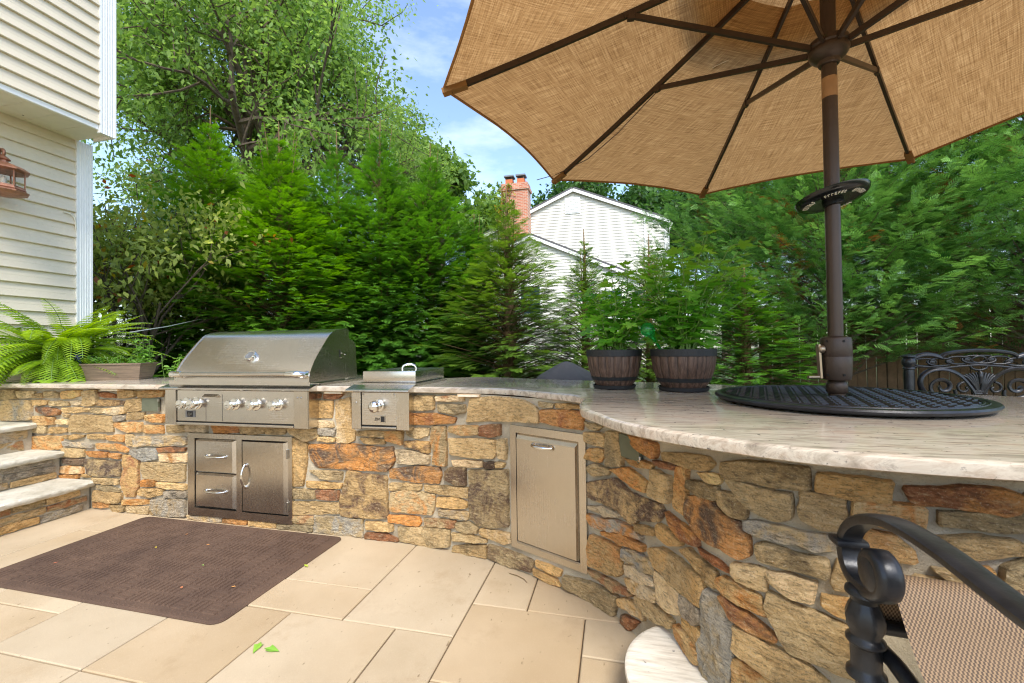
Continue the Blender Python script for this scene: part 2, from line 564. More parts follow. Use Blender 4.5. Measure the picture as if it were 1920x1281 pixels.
MAT['arb'] = leaf_mat('arborvitae', (36, 88, 22), (136, 190, 58), .36)
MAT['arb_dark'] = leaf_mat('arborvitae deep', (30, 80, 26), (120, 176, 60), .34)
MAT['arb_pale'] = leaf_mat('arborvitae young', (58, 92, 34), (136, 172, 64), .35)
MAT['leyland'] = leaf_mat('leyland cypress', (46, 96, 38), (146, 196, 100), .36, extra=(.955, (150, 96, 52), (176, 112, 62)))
MAT['oak'] = leaf_mat('oak leaves', (84, 120, 48), (168, 198, 104), .5)
MAT['maple'] = leaf_mat('bright leaves', (74, 110, 44), (146, 178, 84), .4)
MAT['woods'] = leaf_mat('dark woodland leaves', (34, 68, 30), (98, 140, 62), .32)
MAT['rhodo'] = leaf_mat('mixed shrub leaves', (116, 138, 58), (204, 212, 112), .5, extra=(.88, (196, 178, 60), (178, 84, 44)))
MAT['fern'] = leaf_mat('fern', (86, 130, 22), (172, 206, 52), .42)
MAT['pelarg'] = leaf_mat('geranium leaves', (78, 150, 44), (172, 226, 100), .5)
MAT['basil'] = leaf_mat('basil', (74, 130, 44), (150, 194, 88), .4, .4)
MAT['ivy'] = leaf_mat('vine', (86, 112, 30), (160, 170, 60), .35, extra=(.8, (186, 150, 40), (190, 120, 50)))

# ================================================================== ground and patio
g = MB().add([(-120, -90, -.03), (120, -90, -.03), (120, 150, -.03), (-120, 150, -.03)], [(0, 1, 2, 3)]).build('ground', MAT['ground'])
tag(g, kind='structure')
patio = MB().box(-9, 6, -7, 2.9, -.10, -.009).build('patio', MAT['joint'])
tag(patio, kind='structure')

# paving slabs: a 0.2526 x 0.23 m module, slabs of several modules each
MX, MY, OX, OY = .2526, .23, -.144, 1.17
slabs = [(-2, 0, 1, 3), (0, 2, 2, 3), (0, 2, 0, 2), (-2, -1, 3, 6), (-1, 2, 3, 5), (-4, -2, 2, 6), (-7, -4, 3, 6), (-6, -4, 2, 3),
         (-3, -2, 0, 2), (-5, -3, 0, 2), (-7, -5, 0, 2), (-7, -6, 2, 3), (-9, -7, 0, 3), (-11, -9, 1, 3), (-12, -9, -1, 1), (-9, -7, -2, 0), (-7, -5, -2, 0),
         (-5, -2, -2, 0), (-2, 0, -1, 1), (-16, -13, 2, 6), (-13, -10, 4, 6), (-13, -11, 1, 4), (-10, -7, 3, 6), (-11, -10, 3, 4), (-16, -13, 0, 2)]
occ = set()
for (a, b, c_, d) in slabs:
    for i in range(a, b):
        for j in range(c_, d): occ.add((i, j))
rs = random.Random(3)
for j in range(-26, 7):
    for i in range(-22, 14):
        if (i, j) in occ: continue
        w, h = rs.choice([(2, 2), (3, 2), (2, 1), (2, 3), (1, 2)])
        while w > 1 and any((i + q, j) in occ for q in range(w)): w -= 1
        while h > 1 and any((i + q, j + k) in occ for q in range(w) for k in range(h)): h -= 1
        for q in range(w):
            for k in range(h): occ.add((i + q, j + k))
        slabs.append((i, i + w, j, j + h))
pav_cache = {}
for (a, b, c_, d) in slabs:
    w, h = (b - a) * MX, (d - c_) * MY
    key = (b - a, d - c_)
    if key not in pav_cache:
        mb = MB(); gp, ch = .0028, .004
        x0, x1, y0, y1 = -w / 2 + gp, w / 2 - gp, -h / 2 + gp, h / 2 - gp
        ring = lambda e, z: [(x0 + e, y0 + e, z), (x1 - e, y0 + e, z), (x1 - e, y1 - e, z), (x0 + e, y1 - e, z)]
        mb.add(ring(0, -.05) + ring(0, -.0035) + ring(ch, 0), [(0, 3, 2, 1)] + [(r_ * 4 + k, r_ * 4 + (k + 1) % 4, r_ * 4 + 4 + (k + 1) % 4, r_ * 4 + 4 + k) for r_ in (0, 1) for k in range(4)] + [(8, 9, 10, 11)])
        o = mb.build('paver', MAT['paver'], patio)
        pav_cache[key] = o.data
    else:
        o = link(bpy.data.objects.new('paver', pav_cache[key]), patio)
    o.location = (OX + (a + b) / 2 * MX, OY + (c_ + d) / 2 * MY, rs.uniform(-.0012, .0012))
    o.rotation_euler = (rs.uniform(-.002, .002), rs.uniform(-.002, .002), 0)

# ================================================================== the curved field-stone wall
WALL = [(-5.3, 2.40), (-4.5, 2.40), (-3.5, 2.39), (-2.5, 2.38), (-1.6, 2.37), (-1.2, 2.355), (-.91, 2.315), (-.72, 2.27), (-.56, 2.211), (-.42, 2.141),
        (-.27, 2.066), (-.12, 1.988), (-.01, 1.885), (.06, 1.785), (.115, 1.68), (.17, 1.59), (.215, 1.51), (.255, 1.42), (.31, 1.335), (.40, 1.265),
        (.52, 1.205), (.7, 1.15), (.95, 1.10), (1.3, 1.07), (1.75, 1.08), (2.2, 1.12)]
path = catmull(WALL, .02)
seg = np.r_[0, np.cumsum(np.hypot(*np.diff(path, axis=0).T))]
_tan = np.gradient(path, axis=0)
_tan /= np.linalg.norm(_tan, axis=1)[:, None]
def wall_pt(s, z, out=0.0):
    x = np.interp(s, seg, path[:, 0]); y = np.interp(s, seg, path[:, 1])
    tx = np.interp(s, seg, _tan[:, 0]); ty = np.interp(s, seg, _tan[:, 1])
    n = math.hypot(tx, ty)
    return Vector((x + ty / n * out, y - tx / n * out, z))

CT_TOP, CT_BOT = .93, .895
wall = empty('stone_wall', (-2.5, 2.38, 0))
tag(wall, 'curved field stone wall in tan and rust under the granite countertop', 'wall')
WINV = Matrix.Translation((2.5, -2.38, 0))
def wpart(o):
    o.matrix_parent_inverse = WINV
    return o
# mortar body
S = np.arange(0, seg[-1], .03); Z = np.linspace(-.03, CT_BOT - .002, 32)
V, F = [], []
for i, s in enumerate(S):
    for j, z in enumerate(Z):
        V.append(wall_pt(s, z, -.005 + .0045 * noise.noise(Vector((s * 9, z * 9, 1.3))) + .003 * noise.noise(Vector((s * 30, z * 30, 4.3)))))
nz = len(Z)
for i in range(len(S) - 1):
    for j in range(nz - 1):
        F.append((i * nz + j, (i + 1) * nz + j, (i + 1) * nz + j + 1, i * nz + j + 1))
# back of the body
back = [(-5.3, 2.93), (-1.3, 2.93), (-1.0, 3.04), (-.566, 2.9), (-.222, 2.77), (.43, 2.57), (.721, 2.42), (1.5, 2.05), (2.0, 1.7), (2.25, 1.25)]
nb = len(V)
for (x, y) in back:
    V += [Vector((x, y, -.03)), Vector((x, y, CT_BOT - .002))]
for k in range(len(back) - 1):
    F.append((nb + 2 * k, nb + 2 * k + 1, nb + 2 * k + 3, nb + 2 * k + 2))
F.append((0, nz - 1, nb + 1, nb))
F.append(((len(S) - 1) * nz, nb + 2 * len(back) - 2, nb + 2 * len(back) - 1, (len(S) - 1) * nz + nz - 1))
core = MB().add(V, F).build('mortar', MAT['mortar'], wall, smooth=60)
wpart(core)

STONE_COL = {'g': (218, 178, 118), 'o': (214, 148, 80), 'r': (176, 114, 72), 'd': (108, 86, 70), 'y': (182, 172, 154), 'e': (214, 182, 130), 'l': (232, 204, 160), 'v': (182, 156, 112)}
def stone_colors(code, rr):
    def cc(ch):
        c = STONE_COL[ch]; k = rr.uniform(.92, 1.08); w = rr.uniform(-6, 6)
        return tuple(max(0, min(255, x * k + d)) for x, d in zip(c, (w, 0, -w)))
    a = cc(code[0])
    if len(code) > 1: b = cc(code[1])
    else:
        kk = rr.choice((.7, .8, 1.15)); b = tuple(x * kk for x in a)
    return lin(*[min(255, x) for x in a]), lin(*[min(255, x) for x in b])

def stone_mesh(poly, seed, mapf, proud=.017):
    """poly: outline in wall metres (s, z); mapf(s, z, out) places a point"""
    rr = random.Random(seed)
    P = [np.array(p, float) for p in poly]
    area = .5 * sum(P[i][0] * P[(i + 1) % len(P)][1] - P[(i + 1) % len(P)][0] * P[i][1] for i in range(len(P)))
    if area < 0: P = P[::-1]
    # cut the corners a little, then resample with a ragged line
    Q = []
    for i, p in enumerate(P):
        a, b = P[i - 1], P[(i + 1) % len(P)]
        la, lb = np.linalg.norm(a - p), np.linalg.norm(b - p)
        r_ = min(.007, la * .16, lb * .16) * rr.uniform(.3, 1.2)
        Q += [p + (a - p) / max(la, 1e-6) * r_, p + (b - p) / max(lb, 1e-6) * r_]
    cen = np.mean(P, axis=0)
    out = []
    for i, p in enumerate(Q):
        q = Q[(i + 1) % len(Q)]
        L = np.linalg.norm(q - p); n = max(1, int(L / .016))
        for k in range(n):
            w = p + (q - p) * (k / n)
            d = w - cen; d = d / max(np.linalg.norm(d), 1e-6)
            j = .0045 * noise.noise(Vector((w[0] * 34, w[1] * 34, seed * 1.7))) + .003 * noise.noise(Vector((w[0] * 110, w[1] * 110, seed * 2.1)))
            out.append(w + d * (j + .0058))
    out = np.array(out)
    size = math.sqrt(abs(area))
    pr = proud * rr.uniform(.75, 1.3)
    tilt = (rr.uniform(-.05, .05), rr.uniform(-.06, .06))
    rings = [(1.0, -.012), (1.0, .6), (1 - min(.08, .0018 / max(size, .02) * 2), .95), (.82, 1.0), (.5, 1.04), (.22, 1.0)]
    V, F = [], []
    n = len(out)
    for ri, (k, h) in enumerate(rings):
        for w in out:
            p = cen + (w - cen) * k
            dep = h * pr if ri > 0 else -.014
            if ri >= 1:
                am = .45 if ri == 1 else 1.0
                x, z = p
                dep += am * (.0065 * noise.noise(Vector((x * 16, z * 22, seed * .91))) + .0045 * noise.noise(Vector((x * 45, z * 60, seed * .37)))
                             + .004 * math.floor(2.2 * noise.noise(Vector((x * 8, z * 11, seed * 1.3))) + .5))
                dep += (tilt[0] * (x - cen[0]) + tilt[1] * (z - cen[1])) * .6
                dep = max(dep, .002)
            V.append(mapf(p[0], p[1], dep))
        if ri:
            for i in range(n):
                a, b = (ri - 1) * n + i, (ri - 1) * n + (i + 1) % n
                F.append((a, b, b + n, a + n))
    V.append(mapf(cen[0], cen[1], pr + .004 * noise.noise(Vector((cen[0] * 16, cen[1] * 22, seed * .91)))))
    L = len(V) - 1
    for i in range(n): F.append(((len(rings) - 1) * n + i, (len(rings) - 1) * n + (i + 1) % n, L))
    return V, F

def add_stone(poly, code, seed, mapf, parent, proud=.017):
    V, F = stone_mesh(poly, seed, mapf, proud)
    o = MB().add(V, F).build('stone', MAT['stone'], parent, smooth=24)
    a, b = stone_colors(code, random.Random(seed + 99))
    o.color = a
    o['c2'] = [b[0], b[1], b[2]]
    return o

STONES = """
e 507,864 707,871 720,804 581,791 507,795
e 725,862 916,860 892,814 738,808
g 910,840 992,846 998,813 922,812
v 1009,861 1165,855 1171,818 1021,816
g 1205,865 1406,874 1395,832 1216,807
ev 1439,866 1553,879 1574,781 1504,760 1428,763
r 1596,864 1744,850 1747,823 1606,833
g 1770,874 1939,876 1934,834 1775,822
go 1970,876 2202,882 2192,837 1964,828
g 904,794 1056,792 1050,763 910,754
v 1085,790 1289,786 1278,758 1090,754
l 1300,792 1411,793 1406,766 1306,766
gd 1590,809 1842,801 1827,774 1580,762
rd 922,740 1125,732 1188,717 1171,685 1033,681 928,707
g 1205,742 1504,744 1493,720 1328,706 1216,700
e 1526,745 1633,743 1638,710 1515,713
gl 1649,743 1827,759 1842,713 1749,700 1646,716
g 1873,810 2010,821 2011,739 1863,723
go 893,669 1119,665 1125,610 893,603
e 1148,647 1261,650 1273,615 1154,623
e 1222,694 1278,690 1272,669 1224,674
ev 1317,688 1717,690 1728,578 1289,559 1289,639
y 1733,691 1852,701 1847,667 1744,650
g 1868,716 2024,721 2009,679 1868,669
go 2044,706 2206,714 2209,658 2034,668
go 1749,643 1999,652 1999,583 1878,583 1749,617
go 2029,633 2196,635 2201,583 2024,578
v 2230,636 2397,641 2392,597 2235,591
v 881,595 1033,595 1033,542 881,545
g 1091,589 1256,586 1250,557 1062,541
go 869,511 1205,524 1199,426 876,412
g 1228,532 1439,542 1428,524 1317,505 1228,510
g 1472,549 1638,551 1644,520 1482,518
go 1665,544 1842,558 1842,508 1675,517
e 1857,563 1918,557 1918,485 1862,482
ey 1939,550 2354,566 2406,560 2397,508 2297,500 2083,492 1943,478
yl 1222,488 1526,480 1526,450 1239,456
go 1563,486 1790,483 1883,445 1862,432 1759,443 1569,450
e 1216,435 1439,437 1433,380 1222,369
or 1455,422 1675,424 1675,389 1515,389
o 1696,417 1795,414 1790,383 1691,390
y 1903,457 2142,475 2142,396 2063,385 1994,393 1913,427
rd 2152,479 2406,490 2392,464 2162,446
lo 2167,437 2406,452 2405,391 2181,387
d 1205,354 1428,365 1428,321 1217,322
lo 1183,296 1417,309 1422,254 1329,252 1177,247
o 1188,232 1378,243 1373,215 1205,213
dv 1444,362 1795,364 1795,256 1493,250 1450,295
gr 1821,411 1974,392 1963,308 1973,202 1933,123 1841,116 1810,207 1826,315
eg 2004,371 2391,375 2386,258 2306,249 2023,258 2003,310
o 1998,241 2127,253 2122,207 1993,195
e 2151,237 2400,238 2400,200 2151,202
e 1515,231 1790,236 1779,197 1547,194
v 1569,180 1696,180 1790,163 1790,144 1654,146 1563,156
e 1536,138 1810,134 1800,67 1531,59
g 1988,180 2200,190 2195,152 2082,130 1983,138
y 2214,176 2405,193 2404,145 2219,135
o 1515,50 1685,53 1685,24 1536,13
v 1701,46 1841,46 1841,9 1738,4
go 1820,88 2077,107 2070,76 1826,54
el 1861,49 2070,57 2057,4 1861,7
yv 2092,111 2390,133 2390,15 2082,4
g 1417,249 1504,246 1499,233 1411,229
ey 507,779 869,793 875,640 508,622
l 2411,652 2582,654 2587,603 2416,601
or 2628,655 2855,655 2850,609 2641,601
e 2863,652 3052,657 3051,609 2880,603
g 3064,654 3218,656 3213,611 3068,606
e 3242,653 3458,656 3458,599 3386,573 3250,619
y 3470,657 3587,657 3582,617 3474,620
e 3466,603 3590,601 3586,577 3466,579
g 3274,589 3390,553 3377,447 3352,293 3280,282
e 3405,388 3638,394 3630,341 3479,345
g 3376,318 3633,321 3625,288 3376,281
v 3280,265 3439,262 3439,215 3287,204
rd 3451,269 3610,273 3609,214 3466,217
eg 3279,183 3617,198 3616,135 3278,101
vr 3278,93 3428,100 3428,53 3278,47
ye 2418,29 2710,38 2701,5 2427,4
o 2728,32 2929,45 2911,4 2723,4
g 2941,43 3143,46 3139,4 2945,5
v 3155,29 3422,44 3417,4 3229,4 3155,5
yv 3438,107 3778,113 3777,4 3660,4 3615,4 3433,4
r 3393,868 3480,873 3480,849 3397,844
r 3507,873 3646,873 3615,848 3511,843
g 3397,824 3573,830 3560,727 3396,726
gl 3396,705 3568,703 3579,667 3399,668
gl 3588,827 3699,856 3705,665 3727,652 3727,593 3674,574 3601,578 3606,688
e 3750,650 3935,656 3934,621 3753,624
g 3764,608 3934,608 3934,579 3801,577
go 3946,654 4055,661 4054,582 3945,602
od 3406,553 3704,566 3904,555 3992,566 3998,470 3947,416 3672,413 3456,407 3409,466
l 4013,545 4072,551 4238,531 4233,481 4027,469
gd 4076,602 4239,606 4238,543 4194,546 4130,567 4072,567
e 4088,675 4240,689 4232,645 4152,625 4087,641
g 4112,869 4271,877 4270,799 4111,790
lr 4289,874 4470,883 4470,853 4299,847
e 4299,828 4477,832 4476,788 4406,778 4306,788
or 4110,768 4291,772 4416,757 4405,726 4240,711 4131,703 4106,724
vo 4261,697 4351,699 4353,559 4352,480 4259,483 4274,552 4250,619
go 4376,706 4560,722 4563,672 4460,664 4376,676
r 4578,720 4713,743 4712,686 4644,668 4570,667
eg 4375,637 4672,654 4686,592 4664,555 4494,544 4388,547
l 4388,513 4589,531 4585,496 4401,484
od 3969,430 4128,454 4302,463 4319,427 4300,373 4142,367 3975,379
dv 4341,442 4373,469 4475,483 4477,385 4428,379 4337,405
gd 3680,403 3777,386 3946,384 3951,141 3878,128 3631,126 3624,192 3648,293
e 3975,347 4178,355 4177,324 3974,306
e 4199,354 4491,372 4490,315 4206,320
eo 3978,293 4069,310 4271,306 4263,231 4248,189 3973,181
g 4292,293 4427,307 4497,284 4476,257 4291,241
ey 4298,226 4500,237 4489,193 4305,193
o 3955,154 4161,163 4175,133 4160,110 3958,113
er 4200,161 4408,175 4397,134 4207,116
vd 4500,465 4759,504 4757,213 4658,185 4559,176 4514,209 4508,339
d 4607,525 4677,534 4677,505 4606,496
v 4688,536 4741,538 4727,518 4684,506
e 4697,659 4751,665 4749,564 4706,561
g 3804,102 3979,102 3983,61 3803,53
r 3803,34 3935,40 4025,15 4018,4 3803,4
ev 4019,87 4368,121 4367,24 4252,4 4036,7
e 4415,167 4496,180 4555,164 4548,133 4411,124
eg 4389,103 4480,112 4607,108 4607,90 4480,73 4389,60
gl 4573,162 4721,171 4767,176 4766,126 4720,111 4572,129
g 4392,31 4603,75 4605,6 4391,4
vd 4628,86 4903,83 4922,78 4902,20 4718,4 4627,17
g 4937,89 5083,85 5076,53 4943,62
g 4926,41 5057,34 5078,6 5006,4 4925,14
eg 4516,870 4651,885 4862,881 4960,848 4966,774 4752,767 4486,737
or 4986,842 5225,854 5215,768 4985,781
v 4971,880 5054,876 5047,855 4977,857
g 5070,880 5211,880 5211,865 5075,857
e 5230,808 5272,801 5330,797 5297,778 5247,786
e 5229,757 5352,768 5344,711 5289,716 5234,719
go 5248,685 5327,697 5333,667 5313,640 5227,640
ev 5369,780 5440,790 5463,695 5454,654 5352,637 5360,710
v 5238,601 5281,624 5372,623 5364,598 5273,574
go 5385,624 5499,657 5629,643 5612,596 5542,593 5460,603
or 5503,791 5692,798 5697,763 5685,741 5563,752
go 5485,694 5624,714 5675,717 5658,697 5552,683
r 5685,735 5792,743 5786,727 5690,721
ve 5733,775 5962,815 5988,799 5956,770 5876,758 5738,748
e 5665,697 5760,696 5776,672 5751,603 5648,598 5657,652
go 5806,743 5863,753 5855,678 5846,596 5791,604 5793,669
e 5916,755 6003,770 6014,756 6003,744 5955,739
v 5880,722 6002,739 5999,696 5940,693 5880,700
dg 5245,535 5411,590 5459,576 5496,561 5710,586 5727,563 5696,516 5569,478 5514,442 5421,467 5315,467 5247,472
l 5240,427 5341,451 5441,448 5434,434 5340,414 5246,414
yo 5240,393 5353,404 5477,426 5591,421 5574,402 5446,379 5275,341 5245,356
g 5552,453 5671,483 5670,458 5560,431
g 5702,513 5783,511 5827,505 5821,488 5759,465 5701,467
or 5745,573 5823,559 5898,562 5914,526 5838,513 5761,539
od 5872,667 5976,695 6008,659 6070,656 6092,620 6094,583 6071,561 6021,566 5936,565 5861,602
e 6005,725 6057,729 6089,706 6082,675 6043,668 6005,686
o 5322,338 5446,370 5602,393 5597,367 5445,330 5325,325
go 5253,301 5431,307 5442,210 5414,186 5328,169 5241,163 5233,228
ey 5445,313 5534,341 5664,357 5663,311 5602,291 5451,274
l 5457,253 5532,277 5665,295 5668,275 5600,246 5470,213
lg 5470,204 5530,226 5677,255 5669,216 5583,188 5499,176
eg 5635,394 5717,434 5927,436 5936,411 5924,346 5844,334 5679,348
l 5685,338 5810,328 5836,267 5769,239 5700,229 5680,268
y 5824,328 5924,338 5925,305 5894,273 5842,271 5818,299
g 5820,472 5866,496 5923,489 5988,485 5978,433 5946,433 5906,455
r 5914,521 5997,521 6040,510 6033,505 5934,507
vr 5237,138 5283,143 5440,155 5521,171 5513,150 5386,115 5270,119
v 5100,66 5239,83 5412,101 5383,4 5237,4 5105,17
gl 5418,95 5483,125 5612,136 5588,104 5424,72
eg 5543,170 5622,202 5768,209 5762,178 5674,154 5620,149 5542,141
rd 5444,38 5555,74 5486,4 5436,4
g 5820,250 5871,268 5920,266 5915,210 5856,191 5825,219
go 5790,207 5815,211 5917,204 5913,163 5838,151 5795,168
yv 5941,408 6002,415 6043,371 6041,266 6025,150 5931,79 5918,167 5928,303
el 6053,538 6131,552 6134,528 6132,496 6070,499 6052,512
go 5993,466 6019,485 6114,475 6131,440 6126,429 6086,431 5986,444
or 5998,418 6024,430 6123,399 6153,385 6150,373 6107,375 6043,383
le 6138,549 6185,557 6240,557 6231,507 6184,508 6141,528
ev 6137,498 6160,493 6211,483 6261,478 6312,466 6331,417 6334,356 6280,357 6222,366 6181,360 6165,388 6131,451
e 6049,362 6085,366 6157,354 6226,344 6264,317 6179,275 6126,282 6083,299 6051,301
go 6047,272 6071,278 6130,263 6155,237 6045,170
go 6253,529 6314,534 6321,491 6280,495 6255,507
e 6285,623 6306,585 6314,562 6279,554 6273,568
e 6023,814 6077,828 6231,840 6234,786 6201,778 6109,780 6022,771
eg 6251,829 6387,830 6382,778 6310,781 6248,785
ve 6027,766 6064,770 6133,763 6196,769 6190,707 6154,692 6102,701 6051,739
e 6214,777 6304,777 6295,706 6259,692 6211,713
ye 6078,665 6113,675 6199,672 6267,681 6273,647 6240,635 6200,642 6138,637 6082,642
e 6111,613 6132,622 6198,615 6264,623 6265,577 6208,580 6116,571
or 6411,822 6466,828 6567,837 6592,830 6588,792 6566,784 6516,793 6429,783
eo 6320,776 6373,777 6441,782 6439,725 6420,720 6391,726 6317,736
go 6341,711 6390,704 6420,683 6423,655 6370,651 6336,650
v 6473,775 6605,788 6605,760 6581,756 6469,745
ve 6465,719 6542,731 6585,736 6596,710 6531,692 6484,683
go 6517,664 6547,666 6542,645 6522,645
v 6567,677 6610,704 6608,624 6562,632
e 6455,648 6488,649 6496,632 6472,634
e 6426,623 6470,621 6495,593 6443,584
v 6505,623 6546,632 6555,601 6512,597
e 6603,832 6653,834 6652,806 6603,799
"""
for k, ln in enumerate(STONES.strip().splitlines()):
    w = ln.split()
    poly = [tuple(float(x) / 1000 for x in p.split(',')) for p in w[1:]]
    wpart(add_stone(poly, w[0], k + 1, wall_pt, wall))
# the stretch of wall beyond the picture's left and right edges, in rough courses
rs = random.Random(21)
def courses(s0, s1, z0, z1, seed):
    z = z0; k = seed
    while z < z1 - .03:
        h = min(rs.uniform(.05, .12), z1 - z)
        s = s0
        while s < s1 - .03:
            l = min(rs.uniform(.1, .28), s1 - s)
            j = lambda: rs.uniform(-.006, .006)
            wpart(add_stone([(s + .008 + j(), z + .007 + j()), (s + l - .008 + j(), z + .007 + j()), (s + l - .008 + j(), z + h - .007 + j()), (s + .008 + j(), z + h - .007 + j())], rs.choice(['g', 'e', 'go', 'v', 'ey', 'rd', 'o']), k, wall_pt, wall))
            k += 1; s += l
        z += h
courses(.02, .5, .64, .88, 500)
courses(6.62, 7.2, .01, .8, 600)

# ================================================================== granite countertop
CT_FRONT = [(-5.08, 2.30), (-3.5, 2.30), (-2.0, 2.30), (-1.2, 2.30), (-.86, 2.285), (-.66, 2.262), (-.50, 2.20), (-.343, 2.09), (-.234, 2.013), (-.165, 1.95), (-.13, 1.875)]
CT_ROUND = [(-.137, 1.80), (-.14, 1.71), (-.122, 1.565), (-.07, 1.455), (-.027, 1.367), (.026, 1.283), (.095, 1.21), (.206, 1.125), (.38, 1.03), (.52, .99), (.71, .966), (1.0, .955), (1.4, .97), (1.9, 1.02), (2.3, 1.15)]
CT_BACK = [(2.42, 1.3), (2.3, 1.5), (2.0, 1.8), (1.53, 2.128), (1.1, 2.34), (.721, 2.507), (.43, 2.653), (.1, 2.76), (-.222, 2.856), (-.566, 2.983), (-.8, 3.09), (-1.005, 3.129), (-1.15, 3.07), (-1.3, 3.0), (-2, 2.99), (-3.5, 2.99), (-5.08, 2.99)]
fr = catmull(CT_FRONT, .03); rd = catmull(CT_ROUND, .02); bk = catmull(CT_BACK, .05)
outline = np.vstack([fr, rd, bk])
keep = [0]
for i in range(1, len(outline)):
    if np.linalg.norm(outline[i] - outline[keep[-1]]) > .008: keep.append(i)
outline = outline[keep]
def offset_poly(P, d):
    t_ = np.roll(P, -1, 0) - np.roll(P, 1, 0)
    t_ /= np.linalg.norm(t_, axis=1)[:, None]
    return P + np.stack([t_[:, 1], -t_[:, 0]], 1) * d
def slab_mesh(name, P, ztop, zbot, mat, parent=None, wob=0.0):
    hth = (ztop - zbot)
    prof = [(-.016, ztop), (-.005, ztop - .0012), (.001, ztop - .006), (.0025, ztop - hth * .5), (0, zbot + .004), (-.006, zbot), (-.06, zbot)]
    V, F = [], []
    n = len(P)
    for (d, z) in prof:
        Q = offset_poly(P, d)
        V += [(q[0], q[1], z) for q in Q]
    for r_ in range(len(prof) - 1):
        for i in range(n):
            a, b = r_ * n + i, r_ * n + (i + 1) % n
            F.append((a, a + n, b + n, b))
    from mathutils.geometry import tessellate_polygon
    tris = tessellate_polygon([[Vector(V[i]) for i in range(n)]])
    F += [tuple(t_) for t_ in tris]
    L = (len(prof) - 1) * n
    F += [tuple(L + i for i in t_)[::-1] for t_ in tris]
    return MB().add(V, F).build(name, mat, parent, smooth=35)
ct = slab_mesh('countertop', outline, CT_TOP, CT_BOT, MAT['granite'])
tag(ct, 'long curved polished granite countertop with rounded bar end on the stone wall', 'countertop')

# low round granite ledge at the foot of the bar
ledge = empty('granite_ledge', (.275, 1.42, 0))
tag(ledge, 'low round pale granite ledge at the foot of the stone bar', 'ledge')
def disc_poly(cx, cy, r_, n=64): return np.array([(cx + r_ * math.cos(2 * PI * k / n), cy + r_ * math.sin(2 * PI * k / n)) for k in range(n)])
LI = Matrix.Translation((-.275, -1.42, 0))
o = slab_mesh('granite_top', disc_poly(.275, 1.42, .262), .15, .118, MAT['granite_pale'], ledge); o.matrix_parent_inverse = LI
o = MB().lathe([(.235, -.02), (.235, .119)], (.275, 1.42, 0), 40).build('base', MAT['mortar'], ledge, smooth=40); o.matrix_parent_inverse = LI

# ================================================================== stone steps at the left
steps = empty('stone_steps', (-4.3, 1.6, 0))
tag(steps, 'three stone steps with pale slab treads left of the grill', 'steps')
SI = Matrix.Translation((4.3, -1.6, 0))
def spart(o): o.matrix_parent_inverse = SI; return o
NOSE = [(-3.745, .213), (-4.05, .415), (-4.35, .62)]
TH = .042
for k, (xn, zt) in enumerate(NOSE):
    x_back = NOSE[k + 1][0] - .06 if k < 2 else -5.09
    # tread slab with a split-rock nose
    V, F = [], []
    Ys = np.linspace(.2, 2.383, 90)
    prof = [(0, TH), (-.006, TH * .98), (.006, TH * .7), (.002, TH * .35), (-.01, 0.0)]
    for y in Ys:
        for q, (dx, dz) in enumerate(prof):
            nx = .009 * noise.noise(Vector((y * 16, q * 1.7, k * 5.1))) + .006 * noise.noise(Vector((y * 50, q * 3.1, k * 3)))
            nzv = .0 if q in (0,) else .004 * noise.noise(Vector((y * 22, q * 2.2, k * 7)))
            xx = xn + dx + nx - (.014 if q == 0 else 0) 
            V.append((xx, y, zt - TH + dz + nzv))
        V.append((x_back, y, zt)); V.append((x_back, y, zt - TH))
    m_ = len(prof) + 2
    order = [len(prof)] + list(range(len(prof))) + [len(prof) + 1]
    for i in range(len(Ys) - 1):
        for q in range(m_ - 1):
            a, b = i * m_ + order[q], i * m_ + order[q + 1]
            F.append((a, b, b + m_, a + m_))
        a, b = i * m_ + order[-1], i * m_ + order[0]
        F.append((a, b, b + m_, a + m_))
    F.append(tuple(order)); F.append(tuple((len(Ys) - 1) * m_ + q for q in order)[::-1])
    spart(MB().add(V, F).build('tread', MAT['tread'], steps, smooth=50))
    # riser with thin stones set in mortar
    xr = xn - .06
    z0 = 0 if k == 0 else NOSE[k - 1][1] - .002
    z1 = zt - TH
    spart(MB().box(xr - .3, xr, .2, 2.384, z0 - .02, z1 + .001).build('riser', MAT['mortar'], steps))
    mapr = lambda s, z, out_, xr=xr: Vector((xr + out_, 2.38 - s, z))
    z = z0 + .006; row = 0
    nrow = 3 if k < 2 else 2
    while row < nrow:
        h = (z1 - z0 - .008) / nrow
        s = .01 + rs.uniform(0, .05)
        while s < 1.5:
            l = rs.uniform(.13, .34)
            j = lambda: rs.uniform(-.005, .005)
            spart(add_stone([(s + .008, z + .006 + j()), (s + l - .008, z + .006 + j()), (s + l - .008 + j(), z + h - .006 + j()), (s + .008 + j(), z + h - .006 + j())],
                            rs.choice(['g', 'e', 'v', 'y', 'vr', 'e', 'ev', 'yv', 'ey', 'g']), 900 + int(s * 100) + k * 1000 + row * 317, mapr, steps, .012))
            s += l
        z += h; row += 1
spart(MB().box(-5.09, -4.40, .2, 2.384, -.02, .575).build('step_body', MAT['mortar'], steps))

